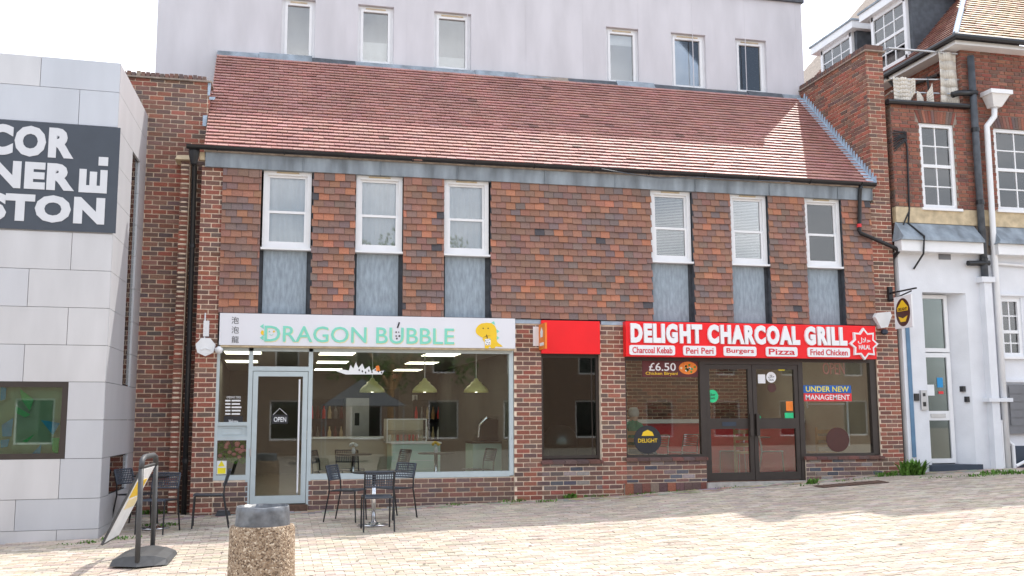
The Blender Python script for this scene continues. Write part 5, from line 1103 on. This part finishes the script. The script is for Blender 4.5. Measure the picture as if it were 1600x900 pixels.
ow = MB(); holes(ow, -26, 36, -36.3, -36, -.5, 3.4, [(x, x + 1.6, .6, 2.6) for x in range(-24, 34, 4)]); holes(ow, -26, 36, -36.3, -36, 3.4, 6.6, [(x + .2, x + 1.4, 4.0, 5.6) for x in range(-24, 34, 4)])
ow.box(-26, 36, -44, -43.7, -.5, 6.6).box(-26, -25.7, -43.7, -36.3, -.5, 6.6).box(35.7, 36, -43.7, -36.3, -.5, 6.6); ow.build('wall', 'far_brick', OB)
MB().hexa([(-26.4, -44.4, 6.6), (36.4, -44.4, 6.6), (36.4, -35.7, 6.6), (-26.4, -35.7, 6.6), (-24, -40.3, 9.2), (34, -40.3, 9.2), (34, -39.7, 9.2), (-24, -39.7, 9.2)]).build('roof', 'rust', OB)
for x in range(-24, 34, 4):
    for a, b, c, d_ in ((x, x + 1.6, .6, 2.6), (x + .2, x + 1.4, 4.0, 5.6)):
        w_ = frame_rect(MB(), a, b, c, d_, .08, -36.2, -36.1).build('window', 'white_frame', OB); box('pane', 'glass_dark', a + .08, b - .08, -36.16, -36.15, c + .08, d_ - .08, w_); box('backing', 'dark_room', a, b, -36.9, -36.8, c, d_, w_)

# street tree and market gazebo across the street, mirrored in the windows
random.seed(5)
tr = thing('street_tree', 'leafy tree across the street, mirrored in the upper windows', 'tree', (5.2, -29, zg(5, -29)))
MB().tube([(0, 0, 0), (.05, 0, 1.5), (0, .1, 3), (.1, 0, 5)], [.22, .17, .14, .08], 10).tube([(0, .1, 2.8), (.9, .3, 4.6), (1.6, .2, 6)], [.1, .07, .03], 8).tube([(0, .1, 3), (-1, -.2, 4.8), (-1.5, .2, 6.2)], [.1, .07, .03], 8).build('trunk', 'wood', tr)
lf = MB(); cl = [(Vector((random.gauss(0, 1.5), random.gauss(0, 1.3), random.uniform(3.6, 9.5))), random.uniform(.5, 1.0)) for k in range(46)]
for c, r_ in cl:
    for k in range(110):
        d_ = Vector((random.gauss(0, 1), random.gauss(0, 1), random.gauss(0, 1))).normalized() * r_ * random.random() ** .4; p = c + d_; a_ = Vector((random.uniform(-1, 1), random.uniform(-1, 1), random.uniform(-1, 1))).normalized() * .10; b_ = a_.orthogonal().normalized() * .05
        lf.face([p - a_, p + b_, p + a_, p - b_])
lf.build('crown', 'green_leaf', tr)
gz = thing('market_gazebo', 'grey market gazebo across the street, mirrored in the big window', 'gazebo', (3.6, -25, zg(3.6, -25)))
for sx in (-1.5, 1.5):
    for sy in (-1.5, 1.5): MB().tube([(sx, sy, 0), (sx, sy, 2.2)], .03, 8).build('pole', 'steel', gz)
MB().face([(-1.6, -1.6, 2.2), (1.6, -1.6, 2.2), (0, 0, 3.3)]).face([(1.6, -1.6, 2.2), (1.6, 1.6, 2.2), (0, 0, 3.3)]).face([(1.6, 1.6, 2.2), (-1.6, 1.6, 2.2), (0, 0, 3.3)]).face([(-1.6, 1.6, 2.2), (-1.6, -1.6, 2.2), (0, 0, 3.3)]).build('canopy', 'box_grey', gz)
# old chewing gum and drips on the paving
gm = MB()
for k in range(150):
    x, y = random.uniform(-4, 13), random.uniform(-8, -.4); r_ = random.uniform(.010, .026); n_ = 7
    if blocked(x, y): continue
    gm.face([(x + r_ * random.uniform(.7, 1.2) * math.cos(6.283 * t / n_), y + r_ * random.uniform(.7, 1.2) * math.sin(6.283 * t / n_), zg(x, y) + .007) for t in range(n_)])
mat('gum', (.10, .09, .08), .9); tag(gm.build('gum_spots', 'gum'), 'flattened dark gum spots scattered over the paving', 'gum', kind='stuff')
# loose cable along the gutter
P = [onY(x, y, -.25) for x, y in ((940, 264), (980, 271), (1030, 278), (1090, 277), (1150, 281), (1235, 284))]; MB().tube([(p.x, -.25, p.z) for p in P], .009, 6).build('cable', 'lead_dark', B)
